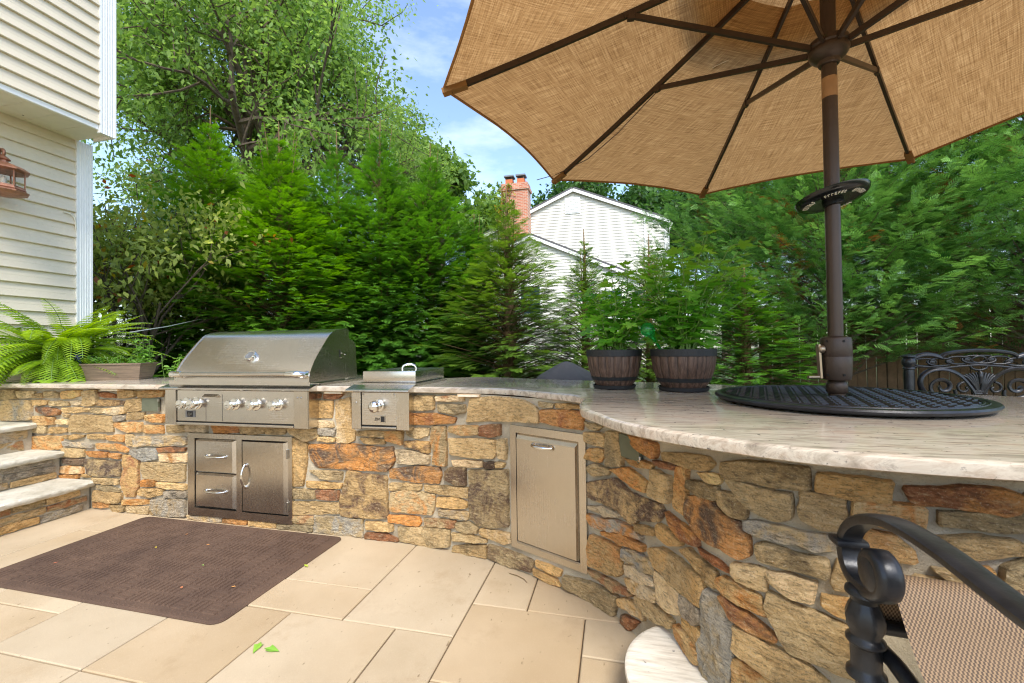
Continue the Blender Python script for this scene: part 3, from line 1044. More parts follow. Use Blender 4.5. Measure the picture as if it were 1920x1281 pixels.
# ================================================================== the house at the left
house = empty('house', (-5.1, 0, 0))
tag(house, 'beige vinyl sided house with overhanging upper floor at the left edge', 'house')
HI = Matrix.Translation((5.1, 0, 0))
def hpart(o): o.matrix_parent_inverse = HI; return o
XL, XU, ZS, EXP = -5.1, -4.65, 3.235, .1235
Y_LO, Y_UP, YB = 3.078, 2.985, -5.5
def siding(x, y0, y1, z0, z1):
    """lapped courses: each board tilts out to a lip at its foot"""
    z = z0; first = None
    while z < z1 - .01:
        h = min(EXP, z1 - z)
        if first is None or abs(h - EXP) > 1e-4:
            mb = MB()
            pr = [(x - .02, z), (x + .020, z), (x + .0225, z + .005), (x + .020, z + .012), (x + .010, z + h * .5), (x + .0105, z + h * .52), (x + .000, z + h), (x - .02, z + h)]
            Vv = [(px, yy, pz - z) for yy in (y0, y1) for (px, pz) in pr]
            n = len(pr)
            mb.add(Vv, [tuple(range(n)), tuple(range(n, 2 * n))[::-1]] + [(k, (k + 1) % n, n + (k + 1) % n, n + k) for k in range(n)])
            o = mb.build('siding_board', MAT['siding'], house)
            if first is None: first = o.data
        else:
            o = link(bpy.data.objects.new('siding_board', first), house)
        o.location = (0, 0, z)
        hpart(o)
        z += EXP
def corner_post(x, y0, y1, z0, z1):
    """fluted corner post"""
    mb = MB()
    w = y1 - y0
    prof = [(0, -.02), (0, .02)]
    for k in range(5):
        a = y0 + w * (.12 + .76 * k / 5); b = a + w * .76 / 5
        prof += [(a - y0, .02), (a - y0 + .002, .0165), (b - y0 - .005, .0165), (b - y0 - .003, .02)]
    prof += [(w, .02), (w, -.25), (w - .02, -.25), (w - .02, -.02)]
    n = len(prof)
    Vv = [(x + px, y0 + py, zz) for zz in (z0, z1) for (py, px) in prof]
    mb.add(Vv, [tuple(range(n)), tuple(range(n, 2 * n))[::-1]] + [(k, (k + 1) % n, n + (k + 1) % n, n + k) for k in range(n)])
    return hpart(mb.build('corner_post', MAT['white_trim'], house))
siding(XL, YB, Y_LO, .3, ZS)
siding(XU, YB, Y_UP, ZS + .045, 6.6)
corner_post(XL, Y_LO, Y_LO + .135, .2, ZS)
corner_post(XU, Y_UP, Y_UP + .135, ZS - .03, 6.6)
# walls behind the boards, foundation, soffit, fascia, roof
hpart(MB().box(-10, XL - .021, YB, Y_LO + .1, -.02, ZS).build('lower_wall', MAT['siding'], house))
hpart(MB().box(-10, XU - .021, YB, Y_UP + .1, ZS + .02, 6.6).build('upper_wall', MAT['siding'], house))
hpart(MB().box(XL - .02, XL + .005, YB, Y_LO + .12, -.02, .3).build('foundation', MAT['mortar'], house))
sf = MB()
yy = YB
while yy < Y_UP + .11:                                   # vented soffit panels across the overhang
    y2 = min(yy + .2, Y_UP + .115)
    sf.box(XL - .03, XU - .001, yy + .002, y2 - .002, ZS, ZS + .012)
    sf.box(XL - .03, XU - .001, y2 - .004, y2 + .004, ZS + .004, ZS + .014)
    yy += .2
hpart(sf.build('soffit', MAT['soffit'], house))
vm = MB()
for k in range(22): vm.box(XL + .10, XL + .112, Y_UP - .35 - k * .2, Y_UP - .338 - k * .2, ZS - .001, ZS + .003)
hpart(vm.build('soffit_vent', MAT['gap'], house))
hpart(MB().box(XU - .022, XU + .004, YB, Y_UP, ZS - .005, ZS + .043, .004).build('starter_strip', MAT['white_trim'], house))
hpart(MB().add([(-10.2, YB - .3, 6.6), (XU + .35, YB - .3, 6.6), (XU + .35, Y_UP + .4, 6.6), (-10.2, Y_UP + .4, 6.6), (-7.3, YB - .3, 8.2), (-7.3, Y_UP + .4, 8.2)],
               [(0, 1, 2, 3), (1, 2, 5, 4), (0, 4, 5, 3), (0, 1, 4), (2, 3, 5)]).build('roof', MAT['roof'], house))
# small loop of cable on the lower wall
hpart(MB().tube([(XL + .02, Y_LO - .10, 2.50), (XL + .022, Y_LO - .05, 2.495), (XL + .022, Y_LO - .02, 2.47), (XL + .022, Y_LO - .008, 2.42), (XL + .022, Y_LO - .006, 2.36)], .006, 6).build('cable', MAT['soffit'], house))

# copper lantern on the house wall
lan = empty('wall_lantern', (-4.88, 2.46, 2.45))
tag(lan, 'copper wall lantern with clear glass on the beige siding', 'lantern')
lc = (-4.88, 2.46, 0)
LIv = Matrix.Translation((4.88, -2.46, -2.45))
def lpart(o): o.matrix_parent_inverse = LIv; return o
lpart(MB().lathe([(.02, 2.455), (.11, 2.47), (.152, 2.487), (.152, 2.494), (.13, 2.505), (.135, 2.512)], lc, 8).build('base', MAT['copper'], lan))
lpart(MB().lathe([(.135, 2.51), (.128, 2.525), (.128, 2.535)], lc, 8).build('ring', MAT['copper'], lan))
lpart(MB().lathe([(.122, 2.655), (.155, 2.665), (.155, 2.673), (.12, 2.70), (.06, 2.725), (.03, 2.735), (.028, 2.75), (.045, 2.757), (.03, 2.775), (.012, 2.79)], lc, 8).build('roof', MAT['copper'], lan))
lpart(MB().lathe([(.122, 2.53), (.122, 2.66)], lc, 8, cap=False).build('glass', MAT['glass'], lan))
for k in range(8):
    a = 2 * PI * k / 8
    p = Vector((lc[0] + .124 * math.cos(a), lc[1] + .124 * math.sin(a), 0))
    lpart(MB().tube([p + Vector((0, 0, 2.53)), p + Vector((0, 0, 2.66))], .005, 6).build('bar', MAT['copper'], lan))
lpart(MB().tube([(lc[0] - .02 + .028 * math.sin(t_) , lc[1], 2.815 + .03 * math.cos(t_)) for t_ in np.linspace(.4, 5.6, 18)] , .011, 8).build('scroll', MAT['copper'], lan, smooth=50))
lpart(MB().tube([(lc[0] - .02, lc[1], 2.84), (lc[0] - .1, lc[1], 2.87), (XL + .02, lc[1], 2.82)], .012, 8).build('arm', MAT['copper'], lan, smooth=50))
lpart(MB().lathe([(.018, 2.51), (.018, 2.60), (.006, 2.62)], lc, 10).build('candle', MAT['letter'], lan, smooth=40))

# ================================================================== built-in gas grill
def handle_bar(mb, a, b, out, rad, up=(0, 0, 1)):
    """bowed pull with feet, from a to b, standing out along vector out"""
    a, b, out = Vector(a), Vector(b), Vector(out)
    pts = []
    for k in range(13):
        t_ = k / 12
        bow = math.sin(PI * t_) ** .6
        pts.append(a.lerp(b, t_) + out * (.25 + .75 * bow))
    rr = [rad * (1.25 if k in (0, 12) else (.8 + .3 * math.sin(PI * k / 12))) for k in range(13)]
    mb.tube(pts, rr, 10)
    for p in (a, b): mb.lathe([(rad * 1.9, -.002), (rad * 1.9, .003), (rad * 1.2, .006), (rad * 1.1, .25 * out.length + rad * .5)], p, 14, axis=out)
    return mb

grill = empty('gas_grill', (-2.34, 2.3, .67))
tag(grill, 'large stainless steel built in gas grill with closed rounded hood', 'grill')
st, sv, chm = MAT['steel'], MAT['steel_v'], MAT['chrome']
GX0, GX1 = -2.94, -1.80
MB().box(GX0 + .012, GX1 - .028, 2.285, 2.86, .672, .962).build('body', st, grill)
# face: two side wings, recessed control panel and bottom rail
MB().box(GX0 + .01, -2.842, 2.262, 2.30, .67, .902, .003).build('side_wing', sv, grill)
MB().box(-1.925, GX1 - .026, 2.262, 2.30, .67, .902, .003).build('side_wing', sv, grill)
MB().box(GX1 - .0262, GX1 - .022, 2.27, 2.44, .672, .9).build('side_plate', sv, grill)
cp = MB().box(-2.838, -1.929, 2.270, 2.284, .696, .898, .002).build('control_panel', st, grill)
MB().box(-2.838, -1.929, 2.262, 2.284, .672, .688, .003).build('bottom_rail', st, grill)
MB().box(-2.839, -1.928, 2.276, 2.284, .687, .697).build('panel_gap', MAT['gap'], grill)
# front drip shelf
V = []
pr = [(2.262, .900), (2.238, .902), (2.226, .908), (2.228, .916), (2.24, .921), (2.31, .940), (2.33, .942), (2.33, .90)]
for x in (GX0 - .003, GX1 + .012): V += [(x, y, z) for (y, z) in pr]
n = len(pr)
MB().add(V, [tuple(range(n)), tuple(range(n, 2 * n))[::-1]] + [(k, (k + 1) % n, n + (k + 1) % n, n + k) for k in range(n)]).build('front_shelf', st, grill)
MB().box(GX0 - .003, GX1 + .012, 2.32, 2.84, .9302, .945).build('top_flange', st, grill)
# hood: curved sheet, side cheeks
HX0, HX1 = -2.845, -1.815
hp = [(2.262, .955), (2.263, .985), (2.272, 1.015), (2.282, 1.037), (2.31, 1.082), (2.345, 1.125), (2.385, 1.17), (2.425, 1.214), (2.46, 1.247), (2.49, 1.267), (2.525, 1.28), (2.58, 1.289), (2.648, 1.296), (2.66, 1.29), (2.66, 1.238), (2.66, .955)]
V = []; n = len(hp)
for x in (HX0 + .004, HX1 - .004): V += [(x, y, z) for (y, z) in hp]
hood = MB().add(V, [(k, k + 1, n + k + 1, n + k) for k in range(n - 1)] + [tuple(range(n)), tuple(range(n, 2 * n))[::-1]]).build('hood', st, grill, smooth=30)
for xa, xb in ((HX0 - .004, HX0 + .004), (HX1 - .004, HX1 + .004)):      # cheeks with a rolled front edge
    V = []
    cy, cz = 2.50, 1.08
    hq = [(y + (.004 if y < 2.5 else 0) * -1, z + .003) for (y, z) in hp]
    for x in (xa, xb): V += [(x, y, z) for (y, z) in hq]
    MB().add(V, [tuple(range(n)), tuple(range(n, 2 * n))[::-1]] + [(k, (k + 1) % n, n + (k + 1) % n, n + k) for k in range(n)]).build('hood_cheek', sv, hood)
rb = [(2.655, .95), (2.655, 1.236), (2.715, 1.214), (2.745, 1.195), (2.765, .95)]
V = []; n = len(rb)
for x in (HX0, HX1): V += [(x, y, z) for (y, z) in rb]
MB().add(V, [tuple(range(n)), tuple(range(n, 2 * n))[::-1]] + [(k, (k + 1) % n, n + (k + 1) % n, n + k) for k in range(n)]).build('rear_housing', st, grill)
MB().box(HX1 + .0001, HX1 + .0045, 2.553, 2.566, 1.10, 1.152, .002).build('spit_slot', MAT['gap'], grill)
MB().box(HX1 + .004, HX1 + .010, 2.575, 2.62, 1.095, 1.10).build('spit_bracket', sv, grill)
for (y_, z_) in ((2.578, 1.128), (2.615, 1.118)): MB().lathe([(.004, 0), (.004, .004), (.001, .006)], (HX1 + .004, y_, z_), 8, axis=(1, 0, 0)).build('screw', MAT['screw'], grill)
# handle
MB().tube([(-2.80, 2.212, 1.008), (-1.86, 2.212, 1.006)], .0135, 14).build('handle', st, grill, smooth=50)
for x, sg in ((-2.80, 1), (-1.865, -1)):
    hb = MB()
    hb.tube([(x + sg * .07, 2.212, 1.007), (x + sg * .03, 2.211, 1.007), (x - sg * .005, 2.213, 1.006), (x - sg * .022, 2.225, 1.004), (x - sg * .026, 2.25, 1.002), (x - sg * .026, 2.275, 1.002)], [.0145, .019, .023, .021, .019, .024], 12)
    hb.build('handle_bracket', chm, grill, smooth=60)
# thermometer on the sloping front
tn = Vector((0, -.76, .65)).normalized()
tp = Vector((-2.305, 2.333, 1.112))
th = MB().lathe([(.040, -.004), (.041, .012), (.036, .021), (.028, .021), (.026, .013)], tp, 28, axis=tn).build('thermometer', chm, grill, smooth=40)
MB().lathe([(.027, .010), (.027, .015)], tp, 24, axis=tn).build('dial', MAT['lead'], th)
# fluted control knobs
def knob(x, z, parent, r_=.030, y=2.270):
    k_ = MB().lathe([(r_ * 1.25, 0), (r_ * 1.27, .004), (r_ * 1.0, .008)], (x, y, z), 28, axis=(0, -1, 0)).build('knob', chm, parent, smooth=40)
    MB().lathe([(r_ * .62, .006), (r_ * .6, .028), (r_ * .72, .036), (r_ * .98, .046), (r_ * .98, .054), (r_ * .7, .057), (r_ * .3, .058)], (x, y, z), 36, axis=(0, -1, 0),
               wob=lambda a, h: 1 + (.07 * math.cos(a * 12) if h > .04 else 0)).build('knob_grip', chm, k_, smooth=60)
for x, z in ((-2.755, .812), (-2.672, .813), (-2.372, .812), (-2.212, .813), (-2.050, .813)): knob(x, z, grill)
# drip drawer pull and maker's plate
MB().box(-2.602, -2.600, 2.2692, 2.2704, .70, .873).build('seam', MAT['gap'], grill)
MB().box(-2.472, -2.4698, 2.2692, 2.2704, .70, .873).build('seam', MAT['gap'], grill)
MB().add([(-2.612, 2.27, .875), (-2.50, 2.27, .875), (-2.50, 2.249, .858), (-2.612, 2.249, .858), (-2.612, 2.249, .851), (-2.50, 2.249, .851), (-2.50, 2.27, .866), (-2.612, 2.27, .866)],
         [(0, 1, 2, 3), (3, 2, 5, 4), (4, 5, 6, 7), (0, 3, 4, 7), (1, 6, 5, 2), (0, 7, 6, 1)]).build('drawer_pull', st, grill)
def maker_plate(x0, x1, z0, z1, y, parent, split=False):
    p = MB().box(x0, x1, y - .004, y, z0, z1, .0012).build('maker_plate', MAT['lead'] if not split else MAT['steel'], parent)
    inner = MB().box(x0 + (x1 - x0) * (.66 if split else .2), x1 - .004 - (0 if split else .012), y - .0052, y - .004, z0 + .004, z1 - .005)
    inner.build('plate_field', MAT['gap'], p)
    mk = MB(); rr = random.Random(4)
    for k in range(5):                                    # small etched strokes
        xa = x0 + (x1 - x0) * (.28 + .09 * k if not split else .2 + .08 * k)
        mk.bar((xa, y - .0056, z0 + .008 + rr.uniform(0, .006)), (xa + .006, y - .0056, z1 - .012 - rr.uniform(0, .006)), .0018, .0012, (0, 1, 0))
    mk.build('etched_mark', MAT['screw'] if not split else MAT['gap'], p)
maker_plate(-2.765, -2.688, .721, .766, 2.270, grill)
for x in (-1.897, -1.872): MB().lathe([(.0055, 0), (.0055, .003), (.002, .005)], (x, 2.262, .862), 10, axis=(0, -1, 0)).build('screw', MAT['screw'], grill)

# ================================================================== side burner
sb = empty('side_burner', (-1.34, 2.3, .69))
tag(sb, 'narrow stainless steel side burner with flat lid right of the grill', 'burner')
BX0, BX1 = -1.522, -1.152
MB().box(BX0 + .006, BX1 - .006, 2.29, 2.80, .686, .928).build('body', st, sb)
MB().box(BX0, -1.462, 2.258, 2.30, .684, .900, .003).build('side_wing', sv, sb)
MB().box(-1.232, BX1, 2.258, 2.30, .684, .900, .003).build('side_wing', sv, sb)
MB().box(-1.459, -1.235, 2.266, 2.285, .708, .898, .002).build('control_panel', st, sb)
MB().box(-1.459, -1.235, 2.274, 2.285, .698, .709).build('panel_gap', MAT['gap'], sb)
MB().box(-1.459, -1.235, 2.260, 2.285, .688, .700, .003).build('bottom_rail', st, sb)
V = []; n = len(pr)
for x in (BX0 - .02, BX1 + .012): V += [(x, y, z) for (y, z) in pr]
MB().add(V, [tuple(range(n)), tuple(range(n, 2 * n))[::-1]] + [(k, (k + 1) % n, n + (k + 1) % n, n + k) for k in range(n)]).build('front_shelf', st, sb)
MB().box(BX0 - .02, BX1 + .012, 2.32, 2.80, .9302, .946).build('top_flange', st, sb)
lid = MB().box(-1.512, -1.160, 2.362, 2.800, .948, 1.018, .006).build('lid', st, sb, smooth=40)
MB().tube([(-1.275, 2.42 + .0, 1.016), (-1.275, 2.42, 1.036), (-1.268, 2.423, 1.048), (-1.25, 2.43, 1.056), (-1.225, 2.44, 1.056), (-1.207, 2.447, 1.048), (-1.20, 2.45, 1.036), (-1.20, 2.45, 1.016)], .007, 10).build('lid_handle', chm, lid, smooth=60)
kb = MB().lathe([(.036, 0), (.037, .005), (.03, .009)], (-1.352, 2.266, .821), 28, axis=(0, -1, 0)).build('knob', chm, sb, smooth=40)
MB().lathe([(.018, .006), (.017, .022), (.028, .030), (.034, .040), (.033, .052), (.026, .062), (.012, .067), (.002, .068)], (-1.352, 2.266, .821), 32, axis=(0, -1, 0)).build('knob_ball', chm, kb, smooth=60)
maker_plate(-1.389, -1.305, .724, .766, 2.266, sb, True)
for x, z in ((-1.49, .84), (-1.447, .888), (-1.247, .888)): MB().lathe([(.005, 0), (.005, .003), (.002, .005)], (x, 2.258 if x < -1.46 else 2.266, z), 10, axis=(0, -1, 0)).build('screw', MAT['screw'], sb)

# ================================================================== drawer and door unit under the grill
cab = empty('storage_cabinet', (-2.44, 2.36, .05))
tag(cab, 'stainless steel unit with two drawers and a hinged door below the grill', 'cabinet')
CX0, CX1, CZ0, CZ1, CY = -2.852, -2.018, .042, .598, 2.352
def bevel_panel(x0, x1, z0, z1, y, parent, name, mat, bev=(.004, .026, .004, .004), d=.016, M=None):
    """panel with chamfered borders: bev = left, right, top, bottom chamfer widths"""
    l, r_, t_, b_ = bev
    V = [(x0, y + d, z0), (x1, y + d, z0), (x1, y + d, z1), (x0, y + d, z1), (x0 + l, y, z0 + b_), (x1 - r_, y, z0 + b_), (x1 - r_, y, z1 - t_), (x0 + l, y, z1 - t_)]
    if M is not None: V = [M @ Vector(p) for p in V]
    return MB().add(V, [(4, 5, 6, 7), (0, 1, 5, 4), (1, 2, 6, 5), (2, 3, 7, 6), (3, 0, 4, 7), (3, 2, 1, 0)]).build(name, mat, parent)
def frame(x0, x1, z0, z1, y, holes, parent, M=None):
    """flat frame with rectangular openings, one mesh"""
    xs = sorted({x0, x1, *[h[0] for h in holes], *[h[1] for h in holes]}); zs = sorted({z0, z1, *[h[2] for h in holes], *[h[3] for h in holes]})
    mb = MB()
    for i in range(len(xs) - 1):
        for j in range(len(zs) - 1):
            cx, cz = (xs[i] + xs[i + 1]) / 2, (zs[j] + zs[j + 1]) / 2
            if any(h[0] < cx < h[1] and h[2] < cz < h[3] for h in holes): continue
            V = [(xs[i], y, zs[j]), (xs[i + 1], y, zs[j]), (xs[i + 1], y, zs[j + 1]), (xs[i], y, zs[j + 1])]
            V += [(a, b + .03, c) for a, b, c in V]
            if M is not None: V = [M @ Vector(p) for p in V]
            mb.add(V, [(0, 1, 2, 3), (0, 4, 5, 1), (1, 5, 6, 2), (2, 6, 7, 3), (3, 7, 4, 0)])
    return mb.build('frame', MAT['steel_v'], parent)
H1 = (-2.795, -2.448, .095, .566); H2 = (-2.405, -2.046, .093, .568)
frame(CX0, CX1, CZ0, CZ1, CY, [H1, H2], cab)
for h in (H1, H2): MB().box(h[0] - .002, h[1] + .002, CY + .018, CY + .022, h[2] - .002, h[3] + .002).build('recess', MAT['gap'], cab)
for (z0, z1, zh) in ((.335, .561, .450), (.100, .331, .218)):
    dr = bevel_panel(-2.788, -2.453, z0, z1, CY - .004, cab, 'drawer', MAT['steel'], (.012, .024, .012, .012))
    mb = MB(); handle_bar(mb, (-2.690, CY - .004, zh), (-2.532, CY - .004, zh), (0, -.034, 0), .0068)
    mb.build('handle', chm, dr, smooth=60)
dd = bevel_panel(-2.400, -2.053, .098, .563, CY - .004, cab, 'door', MAT['steel_v'], (.006, .026, .006, .006))
mb = MB(); handle_bar(mb, (-2.368, CY - .004, .405), (-2.368, CY - .004, .262), (0, -.036, 0), .0075); mb.build('handle', chm, dd, smooth=60)
for z in (.49, .155): MB().box(-2.053, -2.042, CY - .012, CY + .004, z - .03, z + .03, .003).build('hinge', MAT['screw'], dd)

# ================================================================== tilt-out trash door in the curve of the wall
td = empty('trash_door', (-.34, 2.1, .12))
tag(td, 'tall stainless steel trash drawer door in the curve of the wall', 'door')
_d = Vector((.894, -.447, 0)).normalized(); _n = Vector((-.447, -.894, 0)).normalized()
MT = Matrix(((_d.x, -_n.x, 0, -.538), (_d.y, -_n.y, 0, 2.2), (0, 0, 1, 0), (0, 0, 0, 1)))
TW, TZ0, TZ1 = .449, .118, .748
TH1 = (.038, TW - .036, TZ0 + .036, TZ1 - .036)
frame(0, TW, TZ0, TZ1, -.012, [TH1], td, MT)
MB().box(TH1[0] - .002, TH1[1] + .002, .006, .012, TH1[2] - .002, TH1[3] + .002, 0, MT).build('recess', MAT['gap'], td)
tp_ = bevel_panel(TH1[0] + .004, TH1[1] - .004, TH1[2] + .004, TH1[3] - .003, -.016, td, 'panel', MAT['steel_v'], (.004, .014, .026, .005), .018, MT)
mb = MB(); handle_bar(mb, MT @ Vector((.155, -.016, TZ1 - .085)), MT @ Vector((.268, -.016, TZ1 - .085)), _n * .032, .0075); mb.build('handle', chm, tp_, smooth=60)
mb = MB(); mb.box(TH1[0], TH1[1], -.013, -.009, TH1[2] - .006, TH1[2] + .004, .001, MT); mb.build('sill', MAT['screw'], td)

# ================================================================== small fittings on the wall
def wall_plate(name, s0, s1, z0, z1, out, th, mat, label, cat, parts):
    root = empty(name, wall_pt((s0 + s1) / 2, z0, out))
    tag(root, label, cat)
    V = []
    ss = np.linspace(s0, s1, 5)
    for o_ in (out, out + th):
        for s in ss: V += [wall_pt(s, z0, o_), wall_pt(s, z1, o_)]
    F = []
    for k in range(4):
        a = 2 * k
        F += [(a, a + 1, a + 3, a + 2), (10 + a, 10 + a + 2, 10 + a + 3, 10 + a + 1), (a, a + 2, a + 12, a + 10), (a + 1, a + 11, a + 13, a + 3)]
    F += [(0, 10, 11, 1), (8, 9, 19, 18)]
    o = MB().add(V, F).build('cover', mat, root)
    for (ds, dz, w, h) in parts:
        c = wall_pt(s1 + ds, z1 + dz, out + th)
        MB().box(c.x - w / 2, c.x + w / 2, c.y - .006, c.y + .004, c.z - h / 2, c.z + h / 2, .002).build('hinge_pin', MAT['screw'], root)
    return root
wall_plate('outlet_cover', 2.018, 2.170, .735, .826, .004, .014, MAT['outlet'], 'grey green outlet cover in the stones left of the grill', 'outlet cover', [(.006, -.012, .012, .018), (.006, -.075, .006, .03)])
wall_plate('outlet_cover', 5.452, 5.60, .70, .79, .004, .012, MAT['outlet'], 'dark grey outlet cover under the counter right of the trash door', 'outlet cover', [(.004, -.07, .008, .02)])
for k, (x0, x1, y0, lab) in enumerate(((-3.61, -3.44, 2.345, 'beige light strip under the counter above the left stones'),
                                       (-1.76, -1.63, 2.345, 'beige light strip under the counter between grill and side burner'),
                                       (-.86, -.73, 2.275, 'beige light strip under the counter right of the side burner'))):
    root = empty('light_strip', ((x0 + x1) / 2, y0, .88)); tag(root, lab, 'light', 'light strips under the counter')
    MB().box(x0, x1, y0 - .02, y0 + .02, .880, .8945, .003).build('housing', MAT['beige_plastic'], root)
    MB().box(x0 + .01, x1 - .01, y0 - .0212, y0 - .02, .883, .890).build('lens', MAT['letter'], root)

# ================================================================== brown mat on the paving
mat_o = empty('door_mat', (-2.43, 1.9, 0))
tag(mat_o, 'large dark brown rubber mat lying on the patio before the grill', 'mat')
mx0, mx1, my0, my1 = -3.22, -1.635, 1.485, 2.345
MBm = Matrix.Translation((-2.4275, 1.915, 0)) @ Matrix.Rotation(R(-.6), 4, 'Z') @ Matrix.Translation((2.4275, -1.915, 0))
def rrect(x0, x1, y0, y1, r_, n=6):
    P = []
    for cx, cy, a0 in ((x1 - r_, y1 - r_, 0), (x0 + r_, y1 - r_, 90), (x0 + r_, y0 + r_, 180), (x1 - r_, y0 + r_, 270)):
        for k in range(n + 1):
            a = R(a0 + 90 * k / n); P.append((cx + r_ * math.cos(a), cy + r_ * math.sin(a)))
    return P
P0, P1 = rrect(mx0, mx1, my0, my1, .05), rrect(mx0 + .012, mx1 - .012, my0 + .012, my1 - .012, .045)
n = len(P0)
V = [MBm @ Vector((x, y, .0015)) for x, y in P0] + [MBm @ Vector((x, y, .004)) for x, y in P0] + [MBm @ Vector((x, y, .0085)) for x, y in P1]
F = [tuple(range(2 * n, 3 * n))] + [(k, (k + 1) % n, n + (k + 1) % n, n + k) for k in range(n)] + [(n + k, n + (k + 1) % n, 2 * n + (k + 1) % n, 2 * n + k) for k in range(n)]
MB().add(V, F).build('base', MAT['mat'], mat_o)
rm = MB(); rr = random.Random(8)
cs = .086
nxm, nym = int((mx1 - mx0 - .07) / cs), int((my1 - my0 - .07) / cs)
bx, by = mx0 + (mx1 - mx0 - nxm * cs) / 2, my0 + (my1 - my0 - nym * cs) / 2
for i in range(nxm):
    for j in range(nym):
        ori = (i + j + (rr.random() < .3)) % 2
        for k in range(3):
            a = k * cs / 3 + .004; b = (k + 1) * cs / 3 - .006
            l0, l1 = rr.uniform(.004, .010), cs - rr.uniform(.004, .010)
            x0, x1, y0, y1 = (a, b, l0, l1) if ori else (l0, l1, a, b)
            x0 += bx + i * cs; x1 += bx + i * cs; y0 += by + j * cs; y1 += by + j * cs
            e = .003
            V = [(x0, y0, .008), (x1, y0, .008), (x1, y1, .008), (x0, y1, .008), (x0 + e, y0 + e, .0135), (x1 - e, y0 + e, .0135), (x1 - e, y1 - e, .0135), (x0 + e, y1 - e, .0135)]
            rm.add([MBm @ Vector(p) for p in V], [(4, 5, 6, 7), (0, 1, 5, 4), (1, 2, 6, 5), (2, 3, 7, 6), (3, 0, 4, 7)])
for k in range(int((mx1 - mx0 - .08) / .03)):            # studs along the near and far borders
    for y in (my0 + .022, my1 - .022):
        x = mx0 + .045 + k * .03
        rm.add([MBm @ Vector(p) for p in [(x - .006, y - .006, .008), (x + .006, y - .006, .008), (x + .006, y + .006, .008), (x - .006, y + .006, .008), (x, y, .012)]], [(0, 1, 4), (1, 2, 4), (2, 3, 4), (3, 0, 4)])
tag(rm.build('rib_pattern', MAT['mat'], mat_o), kind='stuff')

# ================================================================== market umbrella
UX, UY = .80, 1.85
um = empty('umbrella', (UX, UY, CT_TOP))
tag(um, 'open tan market umbrella with dark bronze pole standing in the bar counter', 'umbrella')
UR, UZ, USL, UPH = 1.49, 2.222, .36, 3.262
def rib_pt(a, r_, dz=0.0): return Vector((UX + r_ * math.cos(a), UY + r_ * math.sin(a), UZ + (UR - r_) * USL + dz - .02 * math.sin(PI * min(1, r_ / UR))))
def grid_mesh(name, P, UV, mat, parent, smooth=True):
    nu, nv = len(P), len(P[0])
    V = [p for row in P for p in row]
    F = [(i * nv + j, (i + 1) * nv + j, (i + 1) * nv + j + 1, i * nv + j + 1) for i in range(nu - 1) for j in range(nv - 1)]
    me = bpy.data.meshes.new(name)
    me.from_pydata([tuple(p) for p in V], [], F)
    uvl = me.uv_layers.new(name='uv')
    flat = [uv for row in UV for uv in row]
    for lp in me.loops: uvl.data[lp.index].uv = flat[lp.vertex_index]
    for p in me.polygons: p.use_smooth = smooth
    me.materials.append(mat)
    return link(bpy.data.objects.new(name, me), parent)
angs = [UPH - k * PI / 4 for k in range(8)]
for k in range(8):
    a, b = angs[k], angs[k] - PI / 4
    P, UV = [], []
    for i in range(15):
        r_ = .30 + (UR - .30) * i / 14
        row, ur = [], []
        for j in range(13):
            t_ = j / 12
            sgn = math.sin(PI * t_)
            re = r_ * (1 - .026 * sgn * (r_ / UR) ** 4)
            p = rib_pt(a, re, .014).lerp(rib_pt(b, re, .014), t_)
            p.z -= .028 * sgn * (r_ / UR) * math.sin(PI * min(1, r_ / UR)) + .004 * noise.noise(Vector((p.x * 5, p.y * 5, 3.3)))
            row.append(p); ur.append((t_ * r_ * .77 + k, r_))
        P.append(row); UV.append(ur)
    pn = grid_mesh('canopy_panel', P, UV, MAT['cloth'], um)
    # turned hem along the edge
    hem = [p + Vector((0, 0, -.004)) for p in P[-1]]
    MB().tube(hem, .006, 6).build('hem', MAT['cloth'], pn, smooth=60)
# vent cap
P, UV = [], []
for i in range(5):
    r_ = .02 + .50 * i / 4
    row, ur = [], []
    for j in range(65):
        a = 2 * PI * j / 64 + UPH
        ph = (a - UPH) % (PI / 4)
        rr_ = r_ * math.cos(PI / 8) / math.cos(ph - PI / 8)
        row.append(Vector((UX + rr_ * math.cos(a), UY + rr_ * math.sin(a), UZ + (UR - r_) * USL + .06))); ur.append((j * .05, r_))
    P.append(row); UV.append(ur)
grid_mesh('vent_cap', P, UV, MAT['cloth'], um)
for k, a in enumerate(angs):
    top = rib_pt(a, .05, -.004); tip = rib_pt(a, UR - .035, -.010)
    tang = (tip - top).normalized()
    rb_ = MB()
    prev = None
    pts = [rib_pt(a, .05 + (UR - .085) * q / 10, -.006) for q in range(11)]
    for q in range(10): rb_.bar(pts[q], pts[q + 1] + (pts[q + 1] - pts[q]) * .02, .014, .024)
    rib = rb_.build('rib', MAT['bronze'], um)
    pk = MB(); pk.bar(rib_pt(a, UR - .10, -.012), rib_pt(a, UR + .004, -.004), .032, .022); pk.build('pocket', MAT['cloth'], rib)
    s = MB()
    h0 = Vector((UX + .05 * math.cos(a), UY + .05 * math.sin(a), 2.262))
    s.bar(h0, rib_pt(a, .715, -.022), .013, .021); s.build('strut', MAT['bronze'], um)
    MB().box(-.014, .014, -.010, .010, -.026, .006, .002, Matrix.Translation(rib_pt(a, .725, -.008)) @ Matrix.Rotation(a, 4, 'Z')).build('joint', MAT['bronze'], rib)
br = MAT['bronze']
MB().tube([(UX, UY, CT_TOP + .02), (UX, UY, 2.75)], .0245, 24).build('pole', br, um, smooth=40)
MB().lathe([(.03, 2.196), (.034, 2.20), (.036, 2.212), (.052, 2.222), (.062, 2.236), (.066, 2.25), (.062, 2.262), (.066, 2.268), (.064, 2.286), (.04, 2.292)], (UX, UY, 0), 32).build('runner_hub', br, um, smooth=35)
